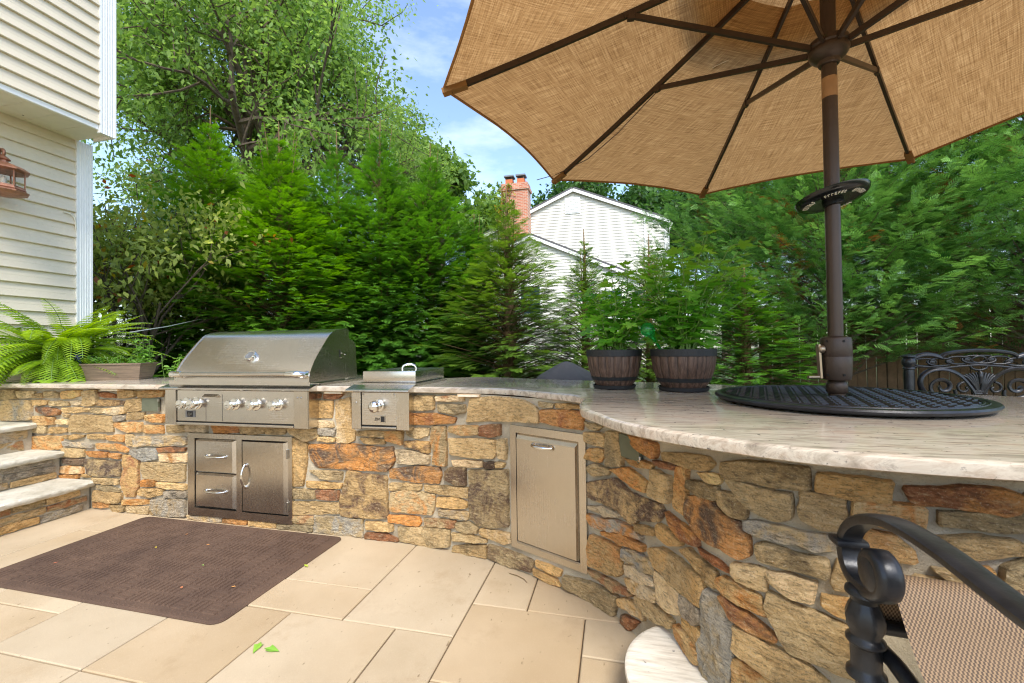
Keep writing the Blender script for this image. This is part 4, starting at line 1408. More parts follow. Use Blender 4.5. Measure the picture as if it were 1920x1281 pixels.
MB().lathe([(.03, 2.69), (.06, 2.70), (.062, 2.74), (.03, 2.75)], (UX, UY, 0), 24).build('top_hub', br, um, smooth=35)
MB().lathe([(.0252, 2.072), (.0252, 2.148)], (UX, UY, 0), 24, cap=False).build('sticker', MAT['tape'], um, smooth=40)
MB().lathe([(.030, 1.176), (.046, 1.171), (.0495, 1.163), (.050, 1.13), (.0502, 1.102), (.0495, 1.1005), (.0502, 1.099), (.049, 1.06), (.046, 1.022), (.044, 1.014), (.028, 1.012)], (UX, UY, 0), 36).build('crank_housing', br, um, smooth=35)
MB().lathe([(.025, 1.012), (.033, .998), (.034, .994), (.034, .972), (.031, .966), (.027, .962), (.0265, .93)], (UX, UY, 0), 28).build('collar', br, um, smooth=35)
ck = MB(); cd = -_right; cdv = Vector((cd[0], cd[1], 0)).normalized()
cb = Vector((UX, UY, 1.128)) + cdv * .05
ck.lathe([(.016, 0), (.016, .014), (.012, .018)], cb, 16, axis=cdv)
ck.bar(cb + cdv * .016 + Vector((0, 0, .018)), cb + cdv * .010 + Vector((0, 0, -.108)), .016, .008, cdv)
ck.tube([cb + cdv * .008 + Vector((0, 0, -.104)), cb + cdv * .056 + Vector((0, 0, -.104))], .0065, 12)
ck.build('crank_handle', MAT['crank'], um, smooth=40)
sc_ = MB()
for a in (R(215), R(275)):
    for z in (1.157, 1.033): sc_.lathe([(.0045, 0), (.0045, .003)], Vector((UX, UY, z)) + Vector((math.cos(a), math.sin(a), 0)) * .048, 8, axis=(math.cos(a), math.sin(a), 0))
sc_.build('screw', MAT['gap'], um)
# loose cord under the canopy
MB().tube([rib_pt(angs[1], .72, -.03), rib_pt(angs[1], 1.0, -.045) + Vector((.015, 0, 0)), rib_pt(angs[1], 1.2, -.05), rib_pt(angs[1], 1.42, -.01) + Vector((-.03, -.01, .01)), rib_pt(angs[1], 1.5, .0) + Vector((-.10, -.02, .02))], .0025, 5).build('tie_cord', br, um)
MB().box(-.035, .035, -.001, .001, -.012, .012, 0, Matrix.Translation(rib_pt(angs[1] - .35, .52, -.02)) @ Matrix.Rotation(-.6, 4, 'Z') @ Matrix.Rotation(-1.0, 4, 'X')).build('care_tag', MAT['letter'], um)

# drinks tray clamped on the pole
tray = empty('pole_tray', (UX, UY, 1.69))
tag(tray, 'round glossy black tray clamped round the umbrella pole', 'tray')
MB().lathe([(.027, 1.682), (.075, 1.679), (.106, 1.684), (.115, 1.692), (.118, 1.704), (.115, 1.705), (.110, 1.695), (.100, 1.690), (.027, 1.691)], (UX, UY, 0), 48, cap=False).build('dish', MAT['black_gloss'], tray, smooth=35)
MB().lathe([(.029, 1.662), (.034, 1.665), (.034, 1.69), (.029, 1.694)], (UX, UY, 0), 28).build('clamp', MAT['black_gloss'], tray, smooth=35)
lt = MB(); rr = random.Random(12)
for base, rad in ((R(165), .088), (R(232), .088), (R(292), .088), (R(30), .088)):
    for q in range(7):
        a = base + q * .115
        c = Vector((UX + rad * math.cos(a), UY + rad * math.sin(a), 1.6785)); e = Vector((math.cos(a), math.sin(a), .12)); f_ = Vector((-math.sin(a), math.cos(a), 0))
        h = .008
        lt.bar(c - e * h, c + e * h, .0022, .0012)
        if rr.random() < .7: lt.bar(c + e * h, c + e * h + f_ * .006, .0022, .0012)
        if rr.random() < .6: lt.bar(c - e * h, c - e * h + f_ * .006, .0022, .0012)
        if rr.random() < .5: lt.bar(c, c + f_ * .005, .0022, .0012)
lt.build('lettering', MAT['letter'], tray)['kind'] = 'stuff'
tray.rotation_mode = 'QUATERNION'; tray.rotation_quaternion = (Matrix.Rotation(R(-7), 3, Vector((_fwd[0], _fwd[1], 0))) @ Matrix.Rotation(R(-9), 3, Vector((_right[0], _right[1], 0)))).to_quaternion()

# cast turntable round the pole
ls = empty('turntable', (UX, UY, CT_TOP))
tag(ls, 'round black cast metal turntable with woven pattern on the granite bar', 'turntable')
MB().lathe([(.30, CT_TOP + .0005), (.36, CT_TOP + .004), (.398, CT_TOP + .008), (.410, CT_TOP + .014), (.413, CT_TOP + .020), (.409, CT_TOP + .026), (.398, CT_TOP + .029), (.385, CT_TOP + .0275), (.375, CT_TOP + .025), (.04, CT_TOP + .025)], (UX, UY, 0), 96).build('plate', MAT['black_iron'], ls, smooth=35)
wv_ = MB(); cs = .034
for i in range(-12, 13):
    for j in range(-12, 13):
        x, y = i * cs, j * cs
        if math.hypot(x, y) > .362 or math.hypot(x, y) < .045: continue
        w, h = (cs * .94, cs * .42) if (i + j) % 2 else (cs * .42, cs * .94)
        z = CT_TOP + .0255
        V = [(-w / 2, -h / 2, 0), (w / 2, -h / 2, 0), (w / 2, h / 2, 0), (-w / 2, h / 2, 0), (-w / 2 + .004, -h / 2 + .004, .0045), (w / 2 - .004, -h / 2 + .004, .0045), (w / 2 - .004, h / 2 - .004, .0045), (-w / 2 + .004, h / 2 - .004, .0045)]
        M_ = Matrix.Translation((UX, UY, z)) @ Matrix.Rotation(.5, 4, 'Z') @ Matrix.Translation((x, y, 0))
        wv_.add([M_ @ Vector(p) for p in V], [(4, 5, 6, 7), (0, 1, 5, 4), (1, 2, 6, 5), (2, 3, 7, 6), (3, 0, 4, 7)])
tag(wv_.build('woven_pattern', MAT['black_iron'], ls), kind='stuff')
rg = MB()
for r_ in (.372, .384): rg.tube([(UX + r_ * math.cos(a), UY + r_ * math.sin(a), CT_TOP + .0275) for a in np.linspace(0, 2 * PI, 90)], .003, 6)
rg.build('ring', MAT['black_iron'], ls, smooth=60)

# ================================================================== plants: shared helpers
def norm(a): return a / np.maximum(np.linalg.norm(a, axis=1), 1e-9)[:, None]
def scatter(tv, tf, pos, xd, zd, size, tint, droop=0.0):
    """copies of a flat leaf template, one per row of pos"""
    pos = np.asarray(pos, float); N = len(pos)
    xd = norm(np.asarray(xd, float)); zd = np.asarray(zd, float)
    zd = norm(zd - xd * np.sum(zd * xd, 1)[:, None]); yd = np.cross(zd, xd)
    size = np.broadcast_to(np.asarray(size, float), (N,))
    tv = np.asarray(tv, float)
    L = tv[None, :, :] * size[:, None, None]
    V = pos[:, None, :] + L[..., 0:1] * xd[:, None, :] + L[..., 1:2] * yd[:, None, :] + L[..., 2:3] * zd[:, None, :]
    if np.any(droop): 
        dr = np.broadcast_to(np.asarray(droop, float), (N,))
        V[..., 2] -= dr[:, None] * (tv[None, :, 0] ** 2) * size[:, None]
    F = np.asarray(tf)[None] + (np.arange(N) * len(tv))[:, None, None]
    return V.reshape(-1, 3), F.reshape(-1, F.shape[-1]), np.repeat(tint, len(tv))
class Leaves:
    def __init__(self): self.V, self.F, self.T, self.n = [], [], [], 0
    def add(self, r_):
        V, F, T = r_
        self.V.append(V); self.F.append(F + self.n); self.T.append(T); self.n += len(V)
    def build(self, name, mat, parent):
        return np_mesh(name, np.vstack(self.V), np.vstack(self.F), mat, parent, np.concatenate(self.T))
KITE_V = np.array([(0, 0, 0), (.45, -.22, .04), (1, 0, 0), (.45, .22, .04)]); KITE_F = np.array([(0, 1, 2, 3)])
OVAL_V = np.array([(0, 0, 0), (.3, -.27, .05), (.75, -.2, .04), (1, 0, -.05), (.75, .2, .04), (.3, .27, .05)]); OVAL_F = np.array([(0, 1, 2, 3), (0, 3, 4, 5)])
def lobed_leaf():
    """palmate leaf: five toothed lobes round the petiole, notched between"""
    V, F = [(0, 0, 0)], []
    def pt(a, r_): V.append((r_ * math.cos(a) + .12, r_ * math.sin(a), .14 * r_ * r_ - .03 * math.cos(5 * a))); return len(V) - 1
    lobes = [(-118, .66), (-60, .90), (0, 1.0), (60, .90), (118, .66)]
    for ang, ln in lobes:
        a = R(ang)
        n0, s0, t0, tip, t1, s1, n1 = pt(a - .52, .34), pt(a - .36, .66 * ln), pt(a - .16, .66 * ln), pt(a, ln), pt(a + .16, .66 * ln), pt(a + .36, .66 * ln), pt(a + .52, .34)
        F += [(0, n0, s0, t0), (0, t0, tip, t1), (0, t1, s1, n1)]
    return np.array(V), np.array(F)
LOBE_V, LOBE_F = lobed_leaf()

# ================================================================== barrel pots with scented geraniums
def barrel_pot(cx, cy, rt, label, seed):
    root = empty('barrel_planter', (cx, cy, CT_TOP)); tag(root, label, 'planter', 'barrel planters on the counter')
    z0, z1 = CT_TOP + .014, CT_TOP + .2
    def rad(h): return rt * (.66 + .34 * math.sin(PI / 2 * h ** .8) + .03 * math.sin(PI * h))
    MB().lathe([(rt * .70, CT_TOP + .0005), (rt * .77, CT_TOP + .004), (rt * .80, CT_TOP + .020), (rt * .77, CT_TOP + .021), (rt * .74, CT_TOP + .010), (rt * .1, CT_TOP + .010)], (cx, cy, 0), 40).build('saucer', MAT['black_matte'], root, smooth=35)
    ns = 20
    for k in range(ns):
        V, F = [], []
        hs = np.linspace(0, .84, 7)
        for h in hs:
            for q in range(7):
                u = q / 6
                a = 2 * PI * (k + .02 + .96 * u) / ns
                r_ = rad(h) * (1 - .035 * (2 * u - 1) ** 4 - .008)
                V.append((cx + r_ * math.cos(a), cy + r_ * math.sin(a), z0 + (z1 - z0) * h))
        for i in range(6):
            for q in range(6): F.append((i * 7 + q, i * 7 + q + 1, (i + 1) * 7 + q + 1, (i + 1) * 7 + q))
        MB().add(V, F).build('stave', MAT['stave'], root, smooth=50)
    MB().lathe([(rad(h) * .955, z0 + (z1 - z0) * h) for h in np.linspace(0, .95, 8)], (cx, cy, 0), 40).build('liner', MAT['black_matte'], root, smooth=40)
    MB().lathe([(rad(h) * 1.008, z0 + (z1 - z0) * h) for h in (.17, .175, .265, .27)], (cx, cy, 0), 48, cap=False).build('lower_band', MAT['black_matte'], root, smooth=40)
    MB().lathe([(rad(.82) * 1.0, z0 + (z1 - z0) * .825), (rad(.83) * 1.018, z0 + (z1 - z0) * .83), (rt * 1.03, z1), (rt * 1.03, z1 + .002), (rt * .95, z1 + .002), (rt * .93, z1 - .03)], (cx, cy, 0), 48, cap=False).build('rim', MAT['black_matte'], root, smooth=35)
    MB().lathe([(.001, z1 - .018), (rt * .94, z1 - .022)], (cx, cy, 0), 40, cap=False).build('soil', MAT['soil'], root)
    return z1
def geranium(cx, cy, zb, hgt, spread, n_stem, seed, label, lean=(0, 0)):
    rr = np.random.default_rng(seed)
    root = empty('geranium_plant', (cx, cy, zb - .02)); tag(root, label, 'plant', 'geraniums in the barrel planters')
    lv = Leaves(); stems = MB()
    pos, xd, zd, sz, tn_ = [], [], [], [], []
    for k in range(n_stem):
        a = 2 * PI * k / n_stem + rr.uniform(-.3, .3)
        out_ = spread * rr.uniform(.25, 1.0); h = hgt * rr.uniform(.55, 1.0) * (1.12 - .45 * (out_ / spread) ** 2)
        base = np.array((cx + .05 * math.cos(a), cy + .05 * math.sin(a), zb - .02))
        tip = np.array((cx + lean[0] + out_ * math.cos(a), cy + lean[1] + out_ * math.sin(a), zb + h))
        pts = []
        for q in range(7):
            t_ = q / 6
            p = base + (tip - base) * np.array((t_ ** 1.5, t_ ** 1.5, t_ ** .85)) + np.array((math.sin(q * 1.9 + k), math.cos(q * 2.3 + k), 0)) * .006
            pts.append(p)
        stems.tube(pts, [.0045 - .0028 * q / 6 for q in range(7)], 5)
        nl = 15
        for q in range(nl):
            t_ = .08 + .92 * q / (nl - 1)
            i = min(5, int(t_ * 6)); w = t_ * 6 - i
            p = pts[i] * (1 - w) + pts[i + 1] * w
            b = q * 2.4 + k
            el = rr.uniform(-.1, .7)
            d = np.array((math.cos(b) * math.cos(el), math.sin(b) * math.cos(el), math.sin(el)))
            pl = rr.uniform(.03, .075) * (1 - .35 * t_)
            e = p + d * pl
            stems.tube([p, p + d * pl * .5 + np.array((0, 0, .004)), e], .0014, 4, cap=False)
            pos.append(e); xd.append(d + np.array((0, 0, -.35)) + rr.normal(0, .15, 3)); zd.append(np.array((0, 0, 1.0)) + d * .5 + rr.normal(0, .3, 3))
            sz.append(rr.uniform(.052, .082) * (1.1 - .3 * t_)); tn_.append(np.clip(rr.normal(.5, .25), 0, 1))
    lv.add(scatter(LOBE_V, LOBE_F, pos, xd, zd, sz, np.array(tn_), .1))
    lv.build('leaf', MAT['pelarg'], root)['kind'] = 'stuff'
    stems.build('stem', MAT['stem'], root)
zt_ = barrel_pot(-.010, 2.325, .138, 'barrel planter with black bands on the left, nearer the grill', 1)
barrel_pot(.318, 2.238, .148, 'barrel planter with black bands on the right, nearer the umbrella pole', 2)
geranium(-.010, 2.325, zt_, .46, .29, 17, 31, 'cut leaved geranium growing in the left barrel planter')
geranium(.318, 2.238, zt_, .53, .36, 27, 32, 'tall bushy cut leaved geranium growing in the right barrel planter', (.03, 0))

def globe(p, foot, r_, mat, label):
    root = empty('watering_globe', foot); tag(root, label, 'watering globe')
    p, foot = Vector(p), Vector(foot)
    ax = (foot - p).normalized()
    MB().lathe([(.001, -r_), (r_ * .5, -r_ * .87), (r_ * .87, -r_ * .5), (r_, 0), (r_ * .9, r_ * .45), (r_ * .62, r_ * .85), (r_ * .35, r_ * 1.3), (r_ * .22, r_ * 1.9), (r_ * .2, (foot - p).length)], p, 24, axis=ax).build('bulb', mat, root, smooth=60)
globe((.150, 2.165, 1.228), (.215, 2.195, 1.125), .034, MAT['green_glass'], 'green blown glass watering globe stuck in the right barrel planter')
globe((-4.30, 2.615, 1.125), (-4.235, 2.60, 1.05), .038, MAT['blue_glass'], 'dark blue glass watering globe stuck in the long planter box')

# ================================================================== planter box with herbs, small pot with basil
pb = empty('planter_box', (-3.99, 2.70, CT_TOP)); tag(pb, 'long brown brushed planter box of herbs on the left counter', 'planter')
PM = Matrix.Translation((-3.99, 2.715, CT_TOP)) @ Matrix.Rotation(R(19), 4, 'Z')
def trough(w0, w1, d0, d1, h, wall_t):
    V = []
    for (w, d, z) in ((w0, d0, .0008), (w1, d1, h), (w1 - wall_t, d1 - wall_t, h), (w1 - wall_t - .004, d1 - wall_t - .004, h - .03)):
        V += [(-w, -d, z), (w, -d, z), (w, d, z), (-w, d, z)]
    F = [(3, 2, 1, 0)] + [(r_ * 4 + k, r_ * 4 + (k + 1) % 4, r_ * 4 + 4 + (k + 1) % 4, r_ * 4 + 4 + k) for r_ in range(3) for k in range(4)]
    return V, F
V, F = trough(.197, .222, .075, .095, .128, .008)
MB().add([PM @ Vector(p) for p in V], F).build('trough', MAT['planter'], pb)
rim = MB()
for (x0, x1, y0, y1) in ((-.229, .229, -.102, -.088), (-.229, .229, .088, .102), (-.229, -.214, -.088, .088), (.214, .229, -.088, .088)): rim.box(x0, x1, y0, y1, .124, .136, .002, PM)
rim.build('rim', MAT['planter'], pb)
MB().box(-.21, .21, -.085, .085, .09, .102, 0, PM).build('soil', MAT['soil'], pb)
def herb(name, label, c, n, sx, sy, hgt, size, mat, seed, M_=None, tall=None):
    rr = np.random.default_rng(seed)
    root = empty(name, c); tag(root, label, 'plant')
    pos, xd, zd, sz, tn_ = [], [], [], [], []
    stems = MB(); c = np.array(c)
    for k in range(n):
        x, y = rr.uniform(-sx, sx), rr.uniform(-sy, sy)
        h = hgt * rr.uniform(.45, 1.0)
        b = Vector((x, y, 0)); tp2 = Vector((x * 1.35 + rr.normal(0, .02), y * 1.35 + rr.normal(0, .02), h))
        if M_ is not None: b, tp2 = M_ @ b, M_ @ tp2
        else: b, tp2 = Vector(c) + b, Vector(c) + tp2
        stems.tube([b, b.lerp(tp2, .5) + Vector((rr.normal(0, .006), rr.normal(0, .006), 0)), tp2], .0022, 5)
        for q in range(9):
            t_ = .3 + .7 * q / 8
            p = np.array(b.lerp(tp2, t_)); a = q * 1.6 + k
            el = rr.uniform(-.2, .55)
            pos.append(p); xd.append((math.cos(a) * math.cos(el), math.sin(a) * math.cos(el), math.sin(el))); zd.append((rr.normal(0, .3), rr.normal(0, .3), 1))
            sz.append(size * rr.uniform(.6, 1.15)); tn_.append(np.clip(rr.normal(.55, .25), 0, 1))
    lv = Leaves(); lv.add(scatter(OVAL_V, OVAL_F, pos, xd, zd, sz, np.array(tn_), .3))
    lv.build('leaf', mat, root)['kind'] = 'stuff'
    stems.build('stem', MAT['stem'], root)
herb('herb_plant', 'low leafy green herbs growing in the long planter box', tuple(PM @ Vector((0, 0, .1))), 30, .16, .06, .10, .032, MAT['basil'], 41, PM @ Matrix.Translation((.03, 0, .1)))
sp = empty('flower_pot', (-3.985, 2.90, CT_TOP)); tag(sp, 'small plain grey plastic pot behind the planter box', 'pot')
MB().lathe([(.042, CT_TOP + .0006), (.056, CT_TOP + .098), (.059, CT_TOP + .1), (.059, CT_TOP + .112), (.054, CT_TOP + .112), (.05, CT_TOP + .09), (.001, CT_TOP + .088)], (-3.985, 2.90, 0), 28).build('shell', plain('grey pot', (118, 126, 136), .5), sp, smooth=35)
herb('basil_plant', 'leggy basil plant with glossy leaves in the small grey pot', (-3.985, 2.90, CT_TOP + .088), 13, .035, .035, .27, .048, MAT['basil'], 42)
herb('basil_plant', 'trailing basil sprig leaning towards the grill behind the counter', (-3.72, 2.93, CT_TOP + .0), 9, .09, .02, .20, .04, MAT['basil'], 43)

# ================================================================== fern on the counter's left end
fern = empty('fern', (-4.62, 2.70, CT_TOP)); tag(fern, 'large bright green fern spilling over the left end of the counter', 'fern')
MB().lathe([(.10, CT_TOP + .0006), (.145, CT_TOP + .15), (.15, CT_TOP + .155), (.15, CT_TOP + .165), (.135, CT_TOP + .165), (.13, CT_TOP + .13), (.001, CT_TOP + .13)], (-4.62, 2.70, 0), 28).build('pot', MAT['black_matte'], fern, smooth=35)
lv = Leaves(); rr = np.random.default_rng(5)
pos, xd, zd, sz, tn_ = [], [], [], [], []
fst = MB()
fc = np.array((-4.62, 2.70, CT_TOP + .15))
PIN = np.array([(0, -.05, 0), (.35, -.10, .02), (.8, -.055, 0), (1, 0, -.04), (.8, .055, 0), (.35, .10, .02), (0, .05, 0), (0, 0, 0)]); PINF = np.array([(0, 1, 2, 7), (7, 2, 3, 4), (7, 4, 5, 6)])
for k in range(180):
    az = 2 * PI * (k * .618 % 1) + rr.uniform(-.2, .2)
    lift = rr.uniform(.2, 1.42)
    Lf = rr.uniform(.46, .80)
    p = fc + np.array((math.cos(az), math.sin(az), 0)) * rr.uniform(.0, .09)
    el = lift; pts = [p.copy()]
    nseg = 30; bend = rr.uniform(.025, .075)
    tw = rr.normal(0, .012)
    for q in range(nseg):
        d = np.array((math.cos(az) * math.cos(el), math.sin(az) * math.cos(el), math.sin(el)))
        p = p + d * Lf / nseg; el -= bend * (1.2 - .4 * q / nseg); az += tw
        if p[2] < CT_TOP + .02 and -5.08 < p[0] < -3.5 and p[1] > 2.30: p[2] = CT_TOP + .02
        p[0] = max(p[0], -5.05 if p[1] < 3.2 else -9)
        pts.append(p.copy())
        if q < 2: continue
        side = np.array((-math.sin(az), math.cos(az), 0.0)); up_ = np.cross(d, side)
        if up_[2] < 0: up_ = -up_
        t_ = q / nseg
        ln = .052 * (math.sin(PI * (.12 + .86 * t_)) ** .7) * (Lf / .5)
        tint = np.clip(.25 + .55 * t_ + rr.normal(0, .15), 0, 1)
        for sg in (-1, 1):
            for off in (0,):
                pos.append(p - d * Lf / nseg * off); xd.append(side * sg + d * .35 - np.array((0, 0, .12))); zd.append(up_ + rr.normal(0, .08, 3)); sz.append(ln); tn_.append(tint)
    fst.tube(pts[::3] + [pts[-1]], .0022, 4, cap=False)
lv.add(scatter(PIN, PINF, pos, xd, zd, sz, np.array(tn_), .1))
lv.build('frond', MAT['fern'], fern)['kind'] = 'stuff'
fst.build('stalk', MAT['stem'], fern)
hk = empty('plant_hook', (-4.52, 2.86, CT_TOP)); tag(hk, 'black iron plant hook rising out of the fern', 'hook')
MB().tube([(-4.52, 2.86, CT_TOP + .001)] + [(-4.52, 2.86, CT_TOP + .15 * q) for q in range(1, 4)] + [(-4.52 + .03 * (1 - math.cos(a)), 2.86, 1.43 + .05 * math.sin(a)) for a in np.linspace(.2, 3.6, 12)], .007, 8).build('rod', MAT['black_iron'], hk, smooth=50)
cd_ = MB().tube([(-5.02, 3.5, 1.365), (-5.4, 4.2, 1.47), (-5.82, 5.0, 1.62)], .006, 6).build('cord', MAT['cord']); tag(cd_, 'thin white cord stretched from the fern to the evergreens', 'cord')

# ================================================================== fallen leaves
for k, (x, y, z, s, rgb, lab) in enumerate(((-1.36, 1.385, .003, .055, (132, 176, 60), 'green fallen leaf on the paving, left one of a close pair'), (-1.28, 1.405, .003, .06, (120, 168, 56), 'green fallen leaf on the paving, right one of a close pair'),
                                            (-1.63, 1.99, .006, .032, (170, 190, 60), 'small yellow green leaf at the mat edge near the wall'), (-2.62, 1.97, .014, .03, (190, 170, 60), 'tiny yellow leaf lying on the left half of the mat'),
                                            (-2.15, 1.86, .014, .028, (130, 160, 80), 'tiny green leaf lying near the middle of the mat'), (-2.05, 1.66, .014, .035, (190, 120, 80), 'small orange brown leaf lying on the near part of the mat'),
                                            (-2.36, 2.06, .014, .028, (200, 140, 80), 'small orange leaf lying on the far part of the mat'), (-1.82, 1.72, .014, .03, (206, 150, 84), 'small tan leaf lying on the right part of the mat'),
                                            (-2.62, 2.16, .014, .025, (190, 130, 80), 'tiny brown leaf near the far edge of the mat'), (-2.98, 1.72, .014, .028, (190, 110, 80), 'tiny red brown leaf near the left edge of the mat'))):
    rl = random.Random(60 + k)
    a = rl.uniform(0, 6.28)
    if z > .01: s *= .62
    V = [Vector((px, py, .0 + pz)) * s for px, py, pz in ((0, 0, 0), (.3, -.22, .05), (.6, -.3, .1), (.65, -.12, .06), (1, 0, .0), (.65, .12, .07), (.6, .3, .12), (.3, .22, .05), (-.25, .02, .02))]
    M_ = Matrix.Translation((x, y, z)) @ Matrix.Rotation(a, 4, 'Z')
    root = MB().add([M_ @ p for p in V], [(0, 1, 2, 3), (0, 3, 4, 5), (0, 5, 6, 7), (0, 7, 8), (0, 8, 1)]).build('fallen_leaf', plain('leaf %d' % k, rgb, .6))
    tag(root, lab, 'leaf', 'fallen leaves')
tw_ = MB().tube([(-.545, 2.14, .003), (-.50, 2.125, .004), (-.46, 2.10, .004), (-.44, 2.075, .003)], .0018, 5).build('twig', MAT['twig']); tag(tw_, 'thin curved brown twig on the paving by the wall', 'twig')

# ================================================================== sling chair at the bar, near right
ch = empty('sling_chair', (.75, .65, 0)); tag(ch, 'black cast metal bar chair with tan woven sling, scrolled arm nearest the camera', 'chair')
bi = MAT['black_iron']
def arm_side(x, sx):
    arm = [(.16, .835), (.30, .83), (.45, .832), (.56, .836), (.621, .839), (.672, .844), (.734, .85), (.807, .851), (.87, .844), (.931, .824), (.978, .796), (1.004, .764), (1.008, .732), (.995, .704), (.968, .690), (.937, .690), (.905, .697), (.880, .715), (.872, .740), (.882, .762), (.905, .770), (.925, .758), (.930, .738), (.920, .725)]
    pts = catmull(arm, .012)
    n = len(pts)
    # strap arm: broad flat section, thickening at the curl
    A = MB()
    V, F = [], []
    for i, (y, z) in enumerate(pts):
        a, b = pts[max(i - 1, 0)], pts[min(i + 1, n - 1)]
        ty, tz = b[0] - a[0], b[1] - a[1]; L = math.hypot(ty, tz); ny, nz_ = -tz / L, ty / L
        u = i / (n - 1)
        w = .0195
        h = .0078 if u < .55 else .0078 + .0035 * min(1, (u - .55) / .2)
        sec = [(-1, -.5), (-.86, -1), (.86, -1), (1, -.5), (1, .45), (.8, .85), (.35, 1), (-.35, 1), (-.8, .85), (-1, .45)]
        for (p, q) in sec: V.append((x + p * w, y + ny * q * h, z + nz_ * q * h))
    m_ = 10
    for i in range(n - 1):
        for k in range(m_): F.append((i * m_ + k, i * m_ + (k + 1) % m_, (i + 1) * m_ + (k + 1) % m_, (i + 1) * m_ + k))
    F.append(tuple(range(m_))); F.append(tuple((n - 1) * m_ + k for k in range(m_))[::-1])
    arm_o = A.add(V, F).build('arm', bi, ch, smooth=42)
    MB().lathe([(.008, -.024), (.020, -.0235), (.029, -.019), (.0315, -.008), (.0315, .008), (.029, .019), (.020, .0235), (.008, .024)], (x, .905, .735), 28, axis=(1, 0, 0)).build('scroll', bi, arm_o, smooth=40)
    MB().box(x - .029, x + .029, .988, 1.030, .744, .757, .006).build('collar', bi, arm_o, smooth=40)
    P = [(.022, .690), (.030, .683), (.031, .676), (.024, .668), (.021, .662), (.026, .650), (.031, .634), (.030, .618), (.024, .602), (.026, .597), (.031, .592), (.031, .586), (.025, .581), (.0245, .545), (.0255, .535), (.031, .530), (.032, .522), (.024, .516)]
    post = MB().lathe([(r_, z) for r_, z in P][::-1], (x, .954, 0), 28, wob=lambda a, h: 1 + (.05 * math.cos(8 * a) if .604 < h < .66 else (.03 * math.cos(8 * a) if .54 < h < .58 else 0))).build('arm_post', bi, ch, smooth=45)
    # side rail and legs
    rail = [(.985, .56), (.93, .565), (.80, .545), (.60, .53), (.40, .525), (.22, .535), (.17, .60), (.14, .80), (.10, 1.05)]
    MB().tube([(x + sx * .035, y, z) for y, z in catmull(rail, .03)], .014, 10, flat=(1.0, 1.3)).build('side_rail', bi, ch, smooth=50)
    MB().tube([(x, .95, .53), (x + sx * .01, .96, .3), (x - sx * .01, .985, .002)], [.02, .017, .015], 10).build('leg', bi, ch, smooth=50)
    MB().tube([(x, .22, .53), (x, .18, .3), (x - sx * .01, .12, .002)], [.02, .017, .015], 10).build('leg', bi, ch, smooth=50)
arm_side(.45, 1)
arm_side(1.03, -1)
prof = [(1.0, .60), (.985, .675), (.958, .716), (.925, .728), (.895, .70), (.86, .645), (.81, .598), (.70, .565), (.50, .548), (.30, .552), (.22, .58), (.18, .70), (.14, .90), (.10, 1.08)]
pp = catmull(prof, .02)
P, UV = [], []
acc = np.r_[0, np.cumsum(np.hypot(*np.diff(pp, axis=0).T))]
for i, (y, z) in enumerate(pp):
    row, ur = [], []
    for j in range(17):
        t_ = j / 16
        sag = .02 * math.sin(PI * t_) if z < .7 else .012 * math.sin(PI * t_)
        row.append(Vector((.470 + .54 * t_, y, z - sag))); ur.append((.54 * t_, acc[i]))
    P.append(row); UV.append(ur)
grid_mesh('sling', P, UV, MAT['sling'], ch)
MB().tube([(.48, .985, .60), (.75, .985, .585), (1.0, .985, .60)], .013, 10).build('front_rail', bi, ch, smooth=50)
MB().tube([(.46, .13, .45), (1.02, .13, .45)], .01, 8).build('stretcher', bi, ch, smooth=50)

